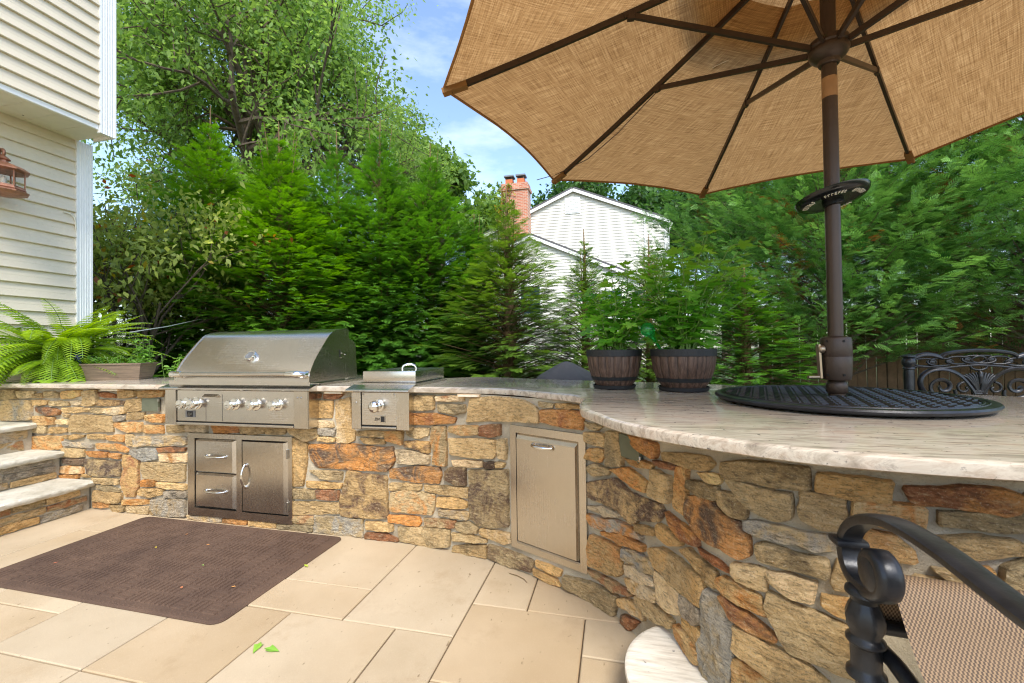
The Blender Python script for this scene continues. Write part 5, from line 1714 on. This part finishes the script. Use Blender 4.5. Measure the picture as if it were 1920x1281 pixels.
# ================================================================== ornate chair behind the counter
c2 = empty('ornate_chair', (1.81, 2.95, 0)); tag(c2, 'black ornate cast metal chair with scrolled back behind the counter', 'chair')
YC, XC = 2.71, 1.808
def tub(name, pts, r_, flat=None, parent=c2, n=8): return MB().tube([(x, YC + y, z) for x, y, z in pts], r_, n, flat=flat).build(name, bi, parent, smooth=50)
for sx in (-1, 1):
    px = XC + sx * .302
    post = MB().lathe([(.022, .40), (.022, .99), (.021, 1.005)], (px, YC, 0), 20, wob=lambda a, h: 1 + .05 * math.cos(10 * a)).build('post', bi, c2, smooth=60)
    MB().lathe([(.021, 1.004), (.027, 1.008), (.027, 1.015), (.022, 1.02), (.028, 1.03), (.031, 1.045), (.027, 1.06), (.022, 1.067), (.034, 1.073), (.033, 1.079), (.015, 1.086), (.001, 1.088)], (px, YC, 0), 20).build('finial', bi, post, smooth=50)
    xs = lambda u: XC + sx * u
    # top rail in two arcs
    tub('top_rail', [(xs(.285 - .13 * t_), 0, 1.066 + .018 * math.sin(PI * t_)) for t_ in np.linspace(0, 1, 9)] + [(xs(.155 * math.cos(PI / 2 * t_)), 0, 1.072 + .03 * math.sin(PI / 2 * t_)) for t_ in np.linspace(0, 1, 12)], .0105, (1.2, 1))
    # interlaced links below the top rail
    for cx_, w_, cz in ((.235, .052, 1.042), (.165, .055, 1.043), (.085, .052, 1.052), (.02, .05, 1.056)):
        tub('link', [(xs(cx_ + w_ * math.cos(a)), .004 * math.sin(2 * a), cz + .020 * math.sin(a)) for a in np.linspace(0, 2 * PI, 22)], .0055)
    for cx_, cz in ((.20, 1.043), (.128, 1.046), (.05, 1.055)):
        MB().lathe([(.001, -.009), (.012, -.006), (.014, 0), (.012, .006), (.001, .009)], (xs(cx_), YC, cz), 8, axis=(0, 1, 0)).build('rosette', bi, c2, smooth=30)
    tub('lower_rail', [(xs(.285), 0, 1.021), (xs(.2), 0, 1.019), (xs(.15), 0, 1.012), (xs(.08), 0, 1.022), (xs(0), 0, 1.028)], .0065)
    # large C scroll, inner spiral, small spiral
    bigc = [(.235, .885), (.249, .91), (.253, .94), (.24, .975), (.205, 1.0), (.155, 1.008), (.11, .995), (.07, .965), (.035, .915), (.018, .88)]
    tub('c_scroll', [(xs(a), 0, b) for a, b in catmull(bigc, .012)], .0085, (1, 1.5))
    tub('spiral', [(xs(.156 + (.010 + .0062 * t_) * math.cos(-t_ + .4)), 0, .914 + (.008 + .0056 * t_) * math.sin(-t_ + .4)) for t_ in np.linspace(0, 8.2, 46)], .0075, (1, 1.4))
    tub('spiral_foot', [(xs(.105), 0, .90), (xs(.10), 0, .88), (xs(.108), 0, .85), (xs(.13), 0, .83)], .0085)
    tub('small_spiral', [(xs(.062 + (.006 + .0055 * t_) * math.cos(t_ + 2.2)), 0, .908 + (.005 + .0048 * t_) * math.sin(t_ + 2.2)) for t_ in np.linspace(0, 5.6, 30)], .0065)
    # palmette leaves
    for q in range(5):
        e = .012 + .013 * q
        tub('palm_leaf', [(xs(.004), 0, .885), (xs(.006 + e * .35), -.004, .93), (xs(e * .8), -.004, .972 - q * .002), (xs(e * 1.12), 0, .99 - q * .0035), (xs(e * 1.2), .002, .985 - q * .005)], [.006, .007, .006, .005, .003])
    MB().tube([(px, YC, .40), (px, YC + .01, .2), (px, YC + .04, .002)], [.021, .018, .016], 10).build('leg', bi, c2, smooth=50)
    MB().tube([(px, YC + .5, .45), (px, YC + .5, .2), (px, YC + .52, .002)], [.021, .018, .016], 10).build('leg', bi, c2, smooth=50)
    MB().tube([(px, YC, .66), (px, YC + .25, .665), (px, YC + .5, .65), (px, YC + .5, .45)], .016, 10).build('arm', bi, c2, smooth=50)
tub('bud', [(XC, -.006, .93), (XC, -.010, .965), (XC, -.008, .99), (XC, -.002, 1.002)], [.004, .011, .010, .003])
tub('hanging_loop', [(XC + .036 * math.cos(a), 0, 1.024 + .022 * math.sin(a)) for a in np.linspace(PI, 2 * PI, 12)], .0055)
for z in (.893, .881): MB().tube([(XC - .030, YC, z), (XC + .030, YC, z)], .0075, 10).build('palm_band', bi, c2, smooth=50)
MB().box(XC - .30, XC + .30, YC + .01, YC + .53, .43, .47, .015).build('seat', MAT['black_matte'], c2)
tub('bottom_rail', [(XC - .30, 0, .82), (XC, 0, .80), (XC + .30, 0, .82)], .012)

# ================================================================== covered grill beyond the counter
cv = MB()
prof = [(.35, .0), (.345, .3), (.33, .6), (.315, .80), (.27, .872), (.20, .915), (.12, .962), (.05, 1.0), (.012, 1.009), (.001, 1.01)]
pc = catmull(prof, .03)
cv.lathe([(max(r_, .001), z) for r_, z in pc], (-.46, 4.11, 0), 48, wob=lambda a, h: 1 + (.05 * math.sin(5 * a + .7) + .025 * math.sin(11 * a)) * (1 if h > .5 else 1.3))
o = cv.build('grill_cover', MAT['cover'], smooth=60); tag(o, 'black cloth cover peaked over a round grill behind the counter', 'cover')

# ================================================================== board fence at the right
fn = empty('board_fence', (5.5, 8, 0)); tag(fn, 'dark weathered board fence with narrow gaps behind the cypresses', 'fence')
rs = random.Random(5)
fdata = None
for k in range(52):
    x = 2.47 + k * .135
    if fdata is None:
        V = [(-.061, 0, 0), (.061, 0, 0), (.061, 0, 1.68), (.03, 0, 1.72), (-.03, 0, 1.72), (-.061, 0, 1.68)]
        V += [(a, b + .018, c) for a, b, c in V]
        o = MB().add(V, [(0, 1, 2, 3, 4, 5), (11, 10, 9, 8, 7, 6)] + [(q, q + 6, (q + 1) % 6 + 6, (q + 1) % 6) for q in range(6)]).build('picket', MAT['fence'], fn)
        fdata = o.data
    else:
        o = link(bpy.data.objects.new('picket', fdata), fn)
    o.location = (x, 8.0, rs.uniform(-.015, .01)); o.rotation_euler = (0, rs.uniform(-.008, .008), 0)
for z in (.35, .95, 1.5): MB().box(2.4, 9.5, 8.02, 8.06, z, z + .09).build('rail', MAT['fence'], fn)
for x in (2.42, 4.8, 7.2): MB().box(x - .05, x + .05, 8.022, 8.12, 0, 1.75).build('post', MAT['fence'], fn)

# ================================================================== the white neighbour house
nh = empty('white_house', (-2.2, 24, 0)); tag(nh, 'white sided neighbour house with gable and brick chimney behind the trees', 'house')
ws, wt = MAT['white_siding'], MAT['white_trim']
def gable_wall(name, y, xl, xr, xp, zp, sl, expo=.165):
    """lapped boards cut to the slope of the gable"""
    mb = MB()
    z = 0
    while z < zp - .05:
        z1 = min(z + expo, zp - .02)
        def ends(zz):
            hw = (zp - zz) / sl
            return max(xl, xp - hw), min(xr, xp + hw)
        a0, b0 = ends(z); a1, b1 = ends(z1)
        if b1 - a1 > .05:
            mb.add([(a0, y - .034, z), (b0, y - .034, z), (b1, y - .004, z1), (a1, y - .004, z1), (a0, y, z), (b0, y, z)], [(0, 1, 2, 3), (0, 4, 5, 1)])
        z += expo
    return mb.build(name, ws, nh)
gw = gable_wall('siding', 24.0, -7.0, 2.72, -2.15, 9.80, .43); gw['kind'] = 'stuff'
gl = gable_wall('wing_siding', 22.0, -9.4, 1.13, -4.2, 6.88, .455); gl['kind'] = 'stuff'
MB().add([(-7, 24.02, 0), (2.72, 24.02, 0), (2.72, 24.02, 7.65), (-2.15, 24.02, 9.75), (-7, 24.02, 7.65), (-7, 33, 0), (2.72, 33, 0), (2.72, 33, 7.65), (-2.15, 33, 9.75), (-7, 33, 7.65)], [(0, 1, 2, 3, 4), (1, 6, 7, 2), (0, 4, 9, 5), (5, 9, 8, 7, 6)]).build('wall', ws, nh)
def roof_slab(x0, z0, x1, z1, ya, yb, th=.12):
    d = Vector((x1 - x0, 0, z1 - z0)).normalized(); nn = Vector((-d.z, 0, d.x)) * th
    if nn.z < 0: nn = -nn
    A = [Vector((x0, ya, z0)), Vector((x1, ya, z1)), Vector((x1, yb, z1)), Vector((x0, yb, z0))]
    return MB().add(A + [p + nn for p in A], [(0, 1, 2, 3), (7, 6, 5, 4), (0, 4, 5, 1), (1, 5, 6, 2), (2, 6, 7, 3), (3, 7, 4, 0)])
for (a, b, c_, d) in ((-2.15, 9.86, 2.98, 7.66), (-2.15, 9.86, -7.3, 7.66)):
    roof_slab(a, b, c_, d, 23.8, 33.3).build('roof', MAT['roof'], nh)
    MB().bar((a, 23.82, b - .06), (c_, 23.82, d - .06), .05, .15).build('rake_board', wt, nh)
for (a, b, c_, d) in ((-4.2, 6.93, 1.32, 4.40), (-4.2, 6.93, -9.6, 4.45)):
    roof_slab(a, b, c_, d, 21.8, 24).build('wing_roof', MAT['roof'], nh)
    MB().bar((a, 21.82, b - .06), (c_, 21.82, d - .06), .05, .15).build('rake_board', wt, nh)
MB().box(2.60, 2.76, 23.93, 24.05, 0, 7.6).build('corner_board', wt, nh)
MB().box(1.0, 1.16, 21.93, 22.05, 0, 4.4).build('corner_board', wt, nh)
MB().box(1.58, 1.68, 23.90, 23.98, 4.2, 8.0, .02).build('downspout', wt, nh)
MB().tube([(2.95, 23.85, 7.58), (2.95, 33, 7.58)], .08, 8).build('gutter', wt, nh)
MB().tube([(2.95, 23.9, 7.5), (2.85, 23.9, 7.2), (2.80, 23.92, 7.0), (2.80, 23.92, 4.9), (2.65, 23.8, 4.6)], .04, 6).build('downspout', wt, nh)
gv = MB().box(-2.62, -1.77, 23.93, 24.0, 8.52, 9.42).build('gable_vent', wt, nh)
for k in range(9): MB().add([(-2.55, 23.90, 8.58 + k * .09), (-1.84, 23.90, 8.58 + k * .09), (-1.84, 23.93, 8.66 + k * .09), (-2.55, 23.93, 8.66 + k * .09)], [(0, 1, 2, 3)]).build('louvre', wt, gv)
for (x0, x1, z0, z1) in ((-4.75, -3.75, 2.9, 4.3), (-.6, .3, 2.6, 3.9)):
    wf = MB()
    for (a, b, c_, d) in ((x0 - .1, x1 + .1, z1, z1 + .1), (x0 - .1, x1 + .1, z0 - .1, z0), (x0 - .1, x0, z0, z1), (x1, x1 + .1, z0, z1), (x0, x1, (z0 + z1) / 2 - .03, (z0 + z1) / 2 + .03)): wf.box(a, b, 21.88, 21.97, c_, d)
    w_ = wf.build('window', wt, nh)
    MB().box(x0, x1, 21.93, 21.95, z0, z1).build('pane', MAT['pane'], w_)
t = NT('chimney brick'); bt = t.n('ShaderNodeTexBrick')
t.l(t.coord('Object', rot=(PI / 2, 0, 0)), bt.inputs['Vector'])
bt.inputs['Color1'].default_value = lin(170, 96, 74); bt.inputs['Color2'].default_value = lin(204, 132, 104); bt.inputs['Mortar'].default_value = lin(190, 170, 150)
bt.inputs['Scale'].default_value = 1.0; bt.inputs['Brick Width'].default_value = .24; bt.inputs['Row Height'].default_value = .085; bt.inputs['Mortar Size'].default_value = .012
t.base(bt.outputs['Color']); t.set(Roughness=.9); t.bump(bt.outputs['Fac'], -.4, .01)
chm_ = MB().box(-6.05, -4.55, 23.1, 23.95, 0, 9.85).build('chimney', t.m, nh)
MB().box(-6.12, -4.48, 23.03, 24.02, 9.85, 10.0).build('chimney_band', t.m, chm_)
MB().box(-6.05, -4.55, 23.1, 23.95, 10.0, 10.25).build('chimney_top', t.m, chm_)
for x in (-5.65, -4.98):
    fl = MB().box(x - .2, x + .2, 23.3, 23.7, 10.25, 10.55).build('flue', MAT['flue'], chm_)
    MB().box(x - .27, x + .27, 23.23, 23.77, 10.68, 10.76).build('flue_cap', MAT['lead'], chm_)
    for (a, b) in ((-.18, 23.32), (.18, 23.32), (-.18, 23.68), (.18, 23.68)): MB().box(x + a - .01, x + a + .01, b - .01, b + .01, 10.55, 10.68).build('cap_leg', MAT['lead'], chm_)
# vine over the chimney
vi = empty('chimney_vine', (-5.6, 23.0, 0)); tag(vi, 'yellow green vine climbing the left half of the brick chimney', 'vine')
rr = np.random.default_rng(77)
pos, xd, zd, sz, tn_ = [], [], [], [], []
for k in range(900):
    h = rr.uniform(3, 10.2) ; x = -5.75 + rr.normal(0, .26) + .25 * math.sin(h * 1.3)
    pos.append((np.clip(x, -6.3, -4.75), 23.07 - abs(rr.normal(0, .12)), h)); xd.append(rr.normal(0, 1, 3)); zd.append((rr.normal(0, .4), -1, .5)); sz.append(rr.uniform(.14, .28)); tn_.append(rr.uniform(0, 1))
lv = Leaves(); lv.add(scatter(KITE_V, KITE_F, pos, xd, zd, sz, np.array(tn_))); lv.build('leaf', MAT['ivy'], vi)['kind'] = 'stuff'
MB().tube([(-5.7 + .25 * math.sin(h * 1.3), 23.06, h) for h in np.linspace(0, 9.8, 20)], .05, 6).build('stem', MAT['bark'], vi)

# ================================================================== conifers
def spray_template(pairs, ang0, ang1, ln, wd):
    V = [(0, -.012, 0), (.5, -.014, .01), (1, 0, 0), (.5, .014, .01)]; F = [(0, 1, 2, 3)]
    for i in range(pairs):
        t_ = .1 + .82 * i / pairs
        L = ln * (1 - .72 * t_) + .07
        for sg in (-1, 1):
            tt = t_ + (.03 if sg > 0 else 0)
            a = R(ang0 + (ang1 - ang0) * t_) * sg
            d = np.array((math.cos(a), math.sin(a))); p = np.array((-d[1], d[0])); o = np.array((tt, 0))
            q = [o, o + d * L * .55 - p * wd, o + d * L, o + d * L * .55 + p * wd]
            n = len(V); V += [(x, y, -.25 * y * y) for x, y in q]; F.append((n, n + 1, n + 2, n + 3))
    return np.array(V), np.array(F)
ARB_V, ARB_F = spray_template(6, 54, 36, .48, .045)
LEY_V, LEY_F = spray_template(5, 48, 32, .46, .042)
def conifer_crown(Ht, Rm, nb, ns, seed, kind, zmin=.04):
    rr = np.random.default_rng(seed)
    tv, tf = (ARB_V, ARB_F) if kind == 'arb' else (LEY_V, LEY_F)
    pos, xd, zd, sz, tn_, dr = [], [], [], [], [], []
    br_ = []
    prof_f = (lambda h: min(1.0, ((1 - h) / .56) ** .85) * (1 - .25 * max(0, .1 - h) / .1)) if kind == 'arb' else (lambda h: min(1.0, ((1 - h) / .75) ** .7) * (1 - .35 * max(0, .2 - h) / .2))
    hh = np.linspace(zmin, .99, 200); cdf = np.cumsum([prof_f(q) + .10 for q in hh]); cdf = (cdf - cdf[0]) / (cdf[-1] - cdf[0])
    for k in range(nb):
        h = float(np.interp((k + rr.uniform(0, 1)) / nb, cdf, hh))
        az = k * 2.39996 + rr.uniform(-.3, .3)
        prof_ = prof_f(h)
        L = Rm * max(prof_, .04) * rr.uniform(.72, 1.13) * (1 + .34 * noise.noise(Vector((math.cos(az) * 1.3, math.sin(az) * 1.3, h * 5.0 + seed))))
        el = (R(12) + R(42) * h) if kind == 'arb' else (R(22) + R(30) * h + rr.normal(0, .12))
        d0 = np.array((math.cos(az) * math.cos(el), math.sin(az) * math.cos(el), math.sin(el)))
        side = np.array((-math.sin(az), math.cos(az), 0.0))
        base = np.array((0, 0, h * Ht - L * math.sin(el) * .35))
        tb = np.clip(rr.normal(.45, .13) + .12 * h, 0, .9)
        dead = kind != 'arb' and rr.random() < .16
        br_.append((base, base + d0 * L * .8))
        n_s = max(3, int(ns * (.35 + .65 * prof_)))
        for q in range(n_s):
            t_ = .32 + .68 * (q + rr.uniform(0, 1)) / n_s
            p = base + d0 * L * t_ + np.array((0, 0, -.10 * L * t_ ** 3 if kind == 'arb' else .05 * L * t_))
            sg = 1 if q % 2 else -1
            if kind == 'arb':
                sp = rr.uniform(.25, 1.0) * (1.15 - t_)  * sg * 1.6
                x = d0 * 1.0 + side * sp + np.array((0, 0, rr.uniform(-.42, -.02)))
                z = np.array((0, 0, 1.0)) + d0 * rr.uniform(.1, .75) + rr.normal(0, .22, 3)
                s_ = rr.uniform(.12, .215) * (.6 + .4 * min(1, L / 1.0))
                pos.append(p + side * sg * rr.uniform(0, .10) * L); dr.append(rr.uniform(.1, .4))
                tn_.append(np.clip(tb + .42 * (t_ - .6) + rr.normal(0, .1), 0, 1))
            else:
                if q % 8 == 0:          # a new plume on this branch
                    pl_t = .25 + .75 * q / n_s + rr.uniform(0, .12); pw = rr.normal(0, 1, 3); pw[2] *= .5
                    pd = d0 + pw * .42 + np.array((0, 0, .10)); pd /= np.linalg.norm(pd)
                    pb_ = base + d0 * L * min(pl_t, 1.0) + np.array((0, 0, .05 * L * pl_t)); pL = rr.uniform(.35, .62) * (.5 + .5 * min(1, L / 1.5)); pt = tb + rr.normal(0, .1)
                    pside = np.cross(pd, (0, 0, 1.0)); pside /= max(np.linalg.norm(pside), 1e-6)
                j_ = (q % 8) / 7.0
                x = pd + pside * (sg * rr.uniform(.3, .75) * (1 - .7 * j_)) + rr.normal(0, .12, 3) + np.array((0, 0, -.12)); z = np.array((0, 0, 1.0)) + rr.normal(0, .35, 3) - pd * .2
                s_ = rr.uniform(.135, .225) * (1 - .35 * j_) * (.6 + .4 * min(1, L / 1.5))
                pos.append(pb_ + pd * pL * j_); dr.append(rr.uniform(.0, .35))
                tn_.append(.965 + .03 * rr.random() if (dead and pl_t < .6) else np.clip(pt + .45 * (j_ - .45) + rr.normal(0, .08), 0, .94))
            xd.append(x); zd.append(z); sz.append(s_)
    if kind == 'arb':                   # thin extra leaders beside the main one
        for q in range(5):
            a = rr.uniform(0, 6.28); o_ = np.array((math.cos(a), math.sin(a), 0)) * rr.uniform(.12, .42) * Rm / 1.4; top = Ht * rr.uniform(.84, 1.05)
            br_.append((o_ * .6 + np.array((0, 0, top - .9)), o_ + np.array((0, 0, top))))
            for j in range(46):
                t_ = j / 46; b = j * 2.4
                d = np.array((math.cos(b), math.sin(b), .55)); pos.append(o_ * (.6 + .4 * t_) + np.array((0, 0, top - .95 * (1 - t_)))); xd.append(d); zd.append(np.array((0, 0, 1.0)) + rr.normal(0, .3, 3)); sz.append(rr.uniform(.10, .2) * (1.1 - t_) + .03); tn_.append(np.clip(.55 + rr.normal(0, .12), 0, 1)); dr.append(.2)
    return scatter(tv, tf, pos, xd, zd, sz, np.array(tn_), np.array(dr)), br_
CON = {}
def conifer(name, variant, loc, sxy, sz_, rot, mat, label, group):
    root = empty(name, loc); tag(root, label, 'tree', group)
    if variant not in CON:
        kind, Ht, Rm, nb, ns, seed, zmin = variant
        lf, br_ = conifer_crown(Ht, Rm, nb, ns, seed, kind, zmin)
        lv = Leaves(); lv.add(lf)
        c = lv.build('crown', mat, root)
        tk = MB(); tk.tube([(0, 0, 0), (.02, 0, Ht * .5), (0, 0, Ht * .9), (0, .01, Ht * 1.06)], [.10, .06, .02, .006], 8)
        rb2 = random.Random(seed)
        for (a, b) in br_:
            if rb2.random() < (.55 if kind == 'arb' else .3): tk.tube([a, (a + b) / 2 + np.array((0, 0, .03)), b], [.014, .009, .004], 4, cap=False)
        k_ = tk.build('trunk', MAT['twig'] if kind == 'arb' else MAT['bark'], root)
        CON[variant] = (c.data, k_.data)
        obs = [c, k_]
    else:
        obs = [link(bpy.data.objects.new('crown', CON[variant][0]), root), link(bpy.data.objects.new('trunk', CON[variant][1]), root)]
        if mat is not CON[variant][0].materials[0]:
            obs[0].material_slots[0].link = 'OBJECT'; obs[0].material_slots[0].material = mat
    for o in obs:
        o.matrix_parent_inverse = Matrix.Identity(4)
        o['kind'] = 'stuff' if o is obs[0] else 'thing'
    root.scale = (sxy, sxy, sz_); root.rotation_euler = (0, 0, rot)
A1 = ('arb', 5.0, 1.5, 640, 25, 11, .015); A2 = ('arb', 5.0, 1.4, 640, 24, 12, .015); A3 = ('arb', 3.4, .85, 300, 16, 13, .02)
GA = 'arborvitae screen behind the grill'
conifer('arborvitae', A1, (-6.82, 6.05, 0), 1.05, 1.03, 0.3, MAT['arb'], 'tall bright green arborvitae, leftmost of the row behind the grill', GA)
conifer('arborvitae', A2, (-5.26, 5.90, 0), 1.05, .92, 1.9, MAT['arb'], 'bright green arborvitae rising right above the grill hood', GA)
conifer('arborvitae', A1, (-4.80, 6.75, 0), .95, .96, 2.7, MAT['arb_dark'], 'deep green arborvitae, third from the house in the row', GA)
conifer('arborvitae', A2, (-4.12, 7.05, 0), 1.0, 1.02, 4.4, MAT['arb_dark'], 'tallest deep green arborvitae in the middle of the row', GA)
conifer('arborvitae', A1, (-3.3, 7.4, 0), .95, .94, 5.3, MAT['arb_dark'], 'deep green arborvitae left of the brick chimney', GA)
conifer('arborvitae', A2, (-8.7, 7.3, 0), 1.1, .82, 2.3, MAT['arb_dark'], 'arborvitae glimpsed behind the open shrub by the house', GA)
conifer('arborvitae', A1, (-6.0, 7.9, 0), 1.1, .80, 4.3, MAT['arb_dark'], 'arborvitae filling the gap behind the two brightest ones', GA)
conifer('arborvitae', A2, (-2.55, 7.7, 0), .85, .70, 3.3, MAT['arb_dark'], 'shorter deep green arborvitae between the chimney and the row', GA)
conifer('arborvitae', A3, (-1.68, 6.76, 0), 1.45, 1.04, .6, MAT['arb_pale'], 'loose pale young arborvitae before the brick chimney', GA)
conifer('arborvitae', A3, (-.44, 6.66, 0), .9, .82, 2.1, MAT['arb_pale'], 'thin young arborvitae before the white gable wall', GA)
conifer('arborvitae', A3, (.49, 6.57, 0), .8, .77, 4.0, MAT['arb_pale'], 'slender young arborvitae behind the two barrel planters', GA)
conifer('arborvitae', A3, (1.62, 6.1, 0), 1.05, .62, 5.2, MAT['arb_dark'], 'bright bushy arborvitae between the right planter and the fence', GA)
L1 = ('ley', 7.0, 2.3, 430, 52, 21, .12); L2 = ('ley', 7.0, 2.2, 430, 52, 22, .13)
GL = 'cypresses along the fence'
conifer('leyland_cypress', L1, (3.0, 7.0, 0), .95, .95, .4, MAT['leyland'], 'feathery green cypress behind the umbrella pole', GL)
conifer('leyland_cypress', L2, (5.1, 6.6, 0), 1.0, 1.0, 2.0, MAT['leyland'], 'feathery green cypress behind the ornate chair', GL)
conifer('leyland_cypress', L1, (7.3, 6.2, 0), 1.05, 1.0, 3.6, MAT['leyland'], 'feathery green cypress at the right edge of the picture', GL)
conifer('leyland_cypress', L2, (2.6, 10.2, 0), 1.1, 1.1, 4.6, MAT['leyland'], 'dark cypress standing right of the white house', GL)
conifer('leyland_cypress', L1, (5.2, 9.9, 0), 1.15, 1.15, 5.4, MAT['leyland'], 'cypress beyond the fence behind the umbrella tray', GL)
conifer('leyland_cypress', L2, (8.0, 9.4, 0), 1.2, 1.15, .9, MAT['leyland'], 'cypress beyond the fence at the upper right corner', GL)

# ================================================================== broadleaf trees
def broadleaf(Ht, r0, limbs, limb_len, levels, per_twig, leaf, seed, up=.35, spread=.9, clump=.5, rat=.66, forks=4, elmin=10):
    rr = np.random.default_rng(seed)
    segs, tw = [], []
    def grow(p, d, L, r_, lv_):
        n = 4
        pts = [p]; q = p.copy(); dd = d.copy()
        for i in range(n):
            dd = dd + rr.normal(0, .13, 3) + np.array((0, 0, .04)); dd /= np.linalg.norm(dd)
            q = q + dd * L / n; pts.append(q.copy())
        segs.append((pts, [r_ * (1 - .45 * i / n) for i in range(n + 1)]))
        if lv_ == 0:
            tw.append((pts[1], pts[-1])); return
        if lv_ == 1: tw.append((pts[2], pts[-1]))
        for k in range(forks):
            t_ = .45 + .55 * (k + rr.uniform(0, .8)) / forks
            i = min(n - 1, int(t_ * n)); b = pts[i] + (pts[i + 1] - pts[i]) * (t_ * n - i)
            w = rr.normal(0, 1, 3); w -= dd * w.dot(dd); w /= np.linalg.norm(w)
            nd = dd * (1 - spread * .45) + w * spread + np.array((0, 0, up * .35)); nd /= np.linalg.norm(nd)
            grow(b, nd, L * rat * rr.uniform(.8, 1.15), r_ * .5, lv_ - 1)
    trunk = [np.array((0, 0, 0.0)), np.array((rr.normal(0, .1), rr.normal(0, .1), Ht * .5)), np.array((0, 0, Ht * 1.0))]
    segs.append((trunk, [r0, r0 * .8, r0 * .68]))
    for k in range(limbs):
        a = 2 * PI * k / limbs + rr.uniform(-.4, .4); el = R(elmin) + R(85 - elmin) * (k % 3) / 2 * rr.uniform(.7, 1.1)
        h = Ht * (.82 + .18 * rr.uniform(0, 1)) 
        grow(np.array((0, 0, h)), np.array((math.cos(a) * math.cos(el), math.sin(a) * math.cos(el), math.sin(el) + up * .2)), limb_len * rr.uniform(.85, 1.15), r0 * .45, levels)
    A = np.array([t_[0] for t_ in tw]); B = np.array([t_[1] for t_ in tw])
    N = len(A) * per_twig
    f = rr.uniform(.1, 1.15, N); ia = np.repeat(np.arange(len(A)), per_twig)
    pos = A[ia] + (B - A)[ia] * f[:, None] + rr.normal(0, clump * .5, (N, 3)) * np.array((1, 1, .7))
    xd = (B - A)[ia] * .6 + rr.normal(0, 1, (N, 3)) + np.array((0, 0, -.35)); zd = rr.normal(0, .7, (N, 3)) + np.array((0, 0, 1.0))
    tint = np.clip(rr.normal(.45, .2, N) + np.repeat(rr.normal(0, .14, len(A)), per_twig), 0, 1)
    return segs, scatter(KITE_V * np.array((1, 1.25, 1)), KITE_F, pos, xd, zd, leaf * rr.uniform(.6, 1.2, N), tint, .2)
BL = {}
def tree(name, key, args, loc, s, rot, mat, label, group, thick=1.0, minr=.012):
    root = empty(name, loc); tag(root, label, 'tree' if 'shrub' not in name else 'shrub', group)
    if key not in BL:
        segs, lf = broadleaf(**args)
        lv = Leaves(); lv.add(lf); c = lv.build('crown', mat, root)
        tk = MB()
        for pts, rd_ in segs:
            if rd_[0] < minr: continue
            tk.tube(pts, [max(x * thick, .006) for x in rd_], 8 if rd_[0] > .1 else 5, cap=False)
        k_ = tk.build('trunk', MAT['bark'], root, smooth=60)
        BL[key] = (c.data, k_.data); obs = [c, k_]
    else:
        obs = [link(bpy.data.objects.new('crown', BL[key][0]), root), link(bpy.data.objects.new('trunk', BL[key][1]), root)]
        if mat is not BL[key][0].materials[0]:
            obs[0].material_slots[0].link = 'OBJECT'; obs[0].material_slots[0].material = mat
    for o in obs: o.matrix_parent_inverse = Matrix.Identity(4)
    obs[0]['kind'] = 'stuff'
    root.scale = (s, s, s); root.rotation_euler = (0, 0, rot)
GT = 'broadleaf trees beyond the garden'
tree('oak_tree', 'oak', dict(Ht=6.6, r0=.30, limbs=13, limb_len=4.4, levels=3, per_twig=105, leaf=.15, elmin=20, seed=51, clump=.62, up=.3), (-13.6, 14.2, 0), 1.17, .5, MAT['oak'], 'huge spreading oak filling the sky behind the arborvitae', GT)
MID = dict(Ht=8.0, r0=.35, limbs=8, limb_len=3.2, levels=3, per_twig=36, leaf=.42, seed=52, clump=.8, up=.5, rat=.62)
tree('shade_tree', 'mid', MID, (-13.6, 32.6, 0), 1.28, .2, MAT['maple'], 'pale green round topped tree left of the brick chimney', GT)
tree('shade_tree', 'mid', MID, (-4.8, 43, 0), 1.3, 2.2, MAT['woods'], 'dark woodland tree showing above the white gable left slope', GT)
tree('shade_tree', 'mid', MID, (2.4, 42, 0), 1.22, 3.4, MAT['woods'], 'dark woodland tree behind the white gable peak', GT)
tree('shade_tree', 'mid', MID, (8.5, 37, 0), 1.1, 4.6, MAT['woods'], 'dark woodland tree right of the white house', GT)
tree('shade_tree', 'mid', MID, (14.5, 33, 0), 1.0, 5.6, MAT['woods'], 'dark woodland tree behind the cypresses', GT)
tree('shade_tree', 'mid', MID, (-23, 26, 0), 1.0, 1.2, MAT['woods'], 'woodland tree glimpsed behind the shrub by the house', GT)
tree('shade_tree', 'mid', MID, (-19, 36, 0), .9, 3.0, MAT['oak'], 'woodland tree glimpsed between the oak trunk and the arborvitae', GT)
SHR = dict(Ht=.5, r0=.05, limbs=11, limb_len=1.45, levels=3, per_twig=17, leaf=.088, seed=53, clump=.26, up=1.0, spread=.62, rat=.62, forks=3, elmin=58)
tree('leafy_shrub', 'shrub', SHR, (-6.35, 4.45, 0), 1.05, .9, MAT['rhodo'], 'tall open shrub with yellow and red leaves beside the house corner', None, 1.0, .004)
tree('leafy_shrub', 'shrub', SHR, (-7.7, 5.0, 0), 1.15, 2.9, MAT['rhodo'], 'tall leafy shrub behind the fern and the house corner', None, 1.0, .004)
LOW = dict(Ht=.15, r0=.03, limbs=8, limb_len=.35, levels=2, per_twig=26, leaf=.06, seed=54, clump=.12, up=.7, spread=.8, rat=.6, forks=3)
tree('low_shrub', 'low', LOW, (-3.35, 3.55, 0), 1.25, .5, MAT['basil'], 'small bright green shrub behind the counter left of the grill hood', None, 1.0, .003)
tree('low_shrub', 'low', LOW, (-3.95, 3.75, 0), 1.2, 2.5, MAT['arb_pale'], 'small leafy shrub behind the little grey pot', None, 1.0, .003)
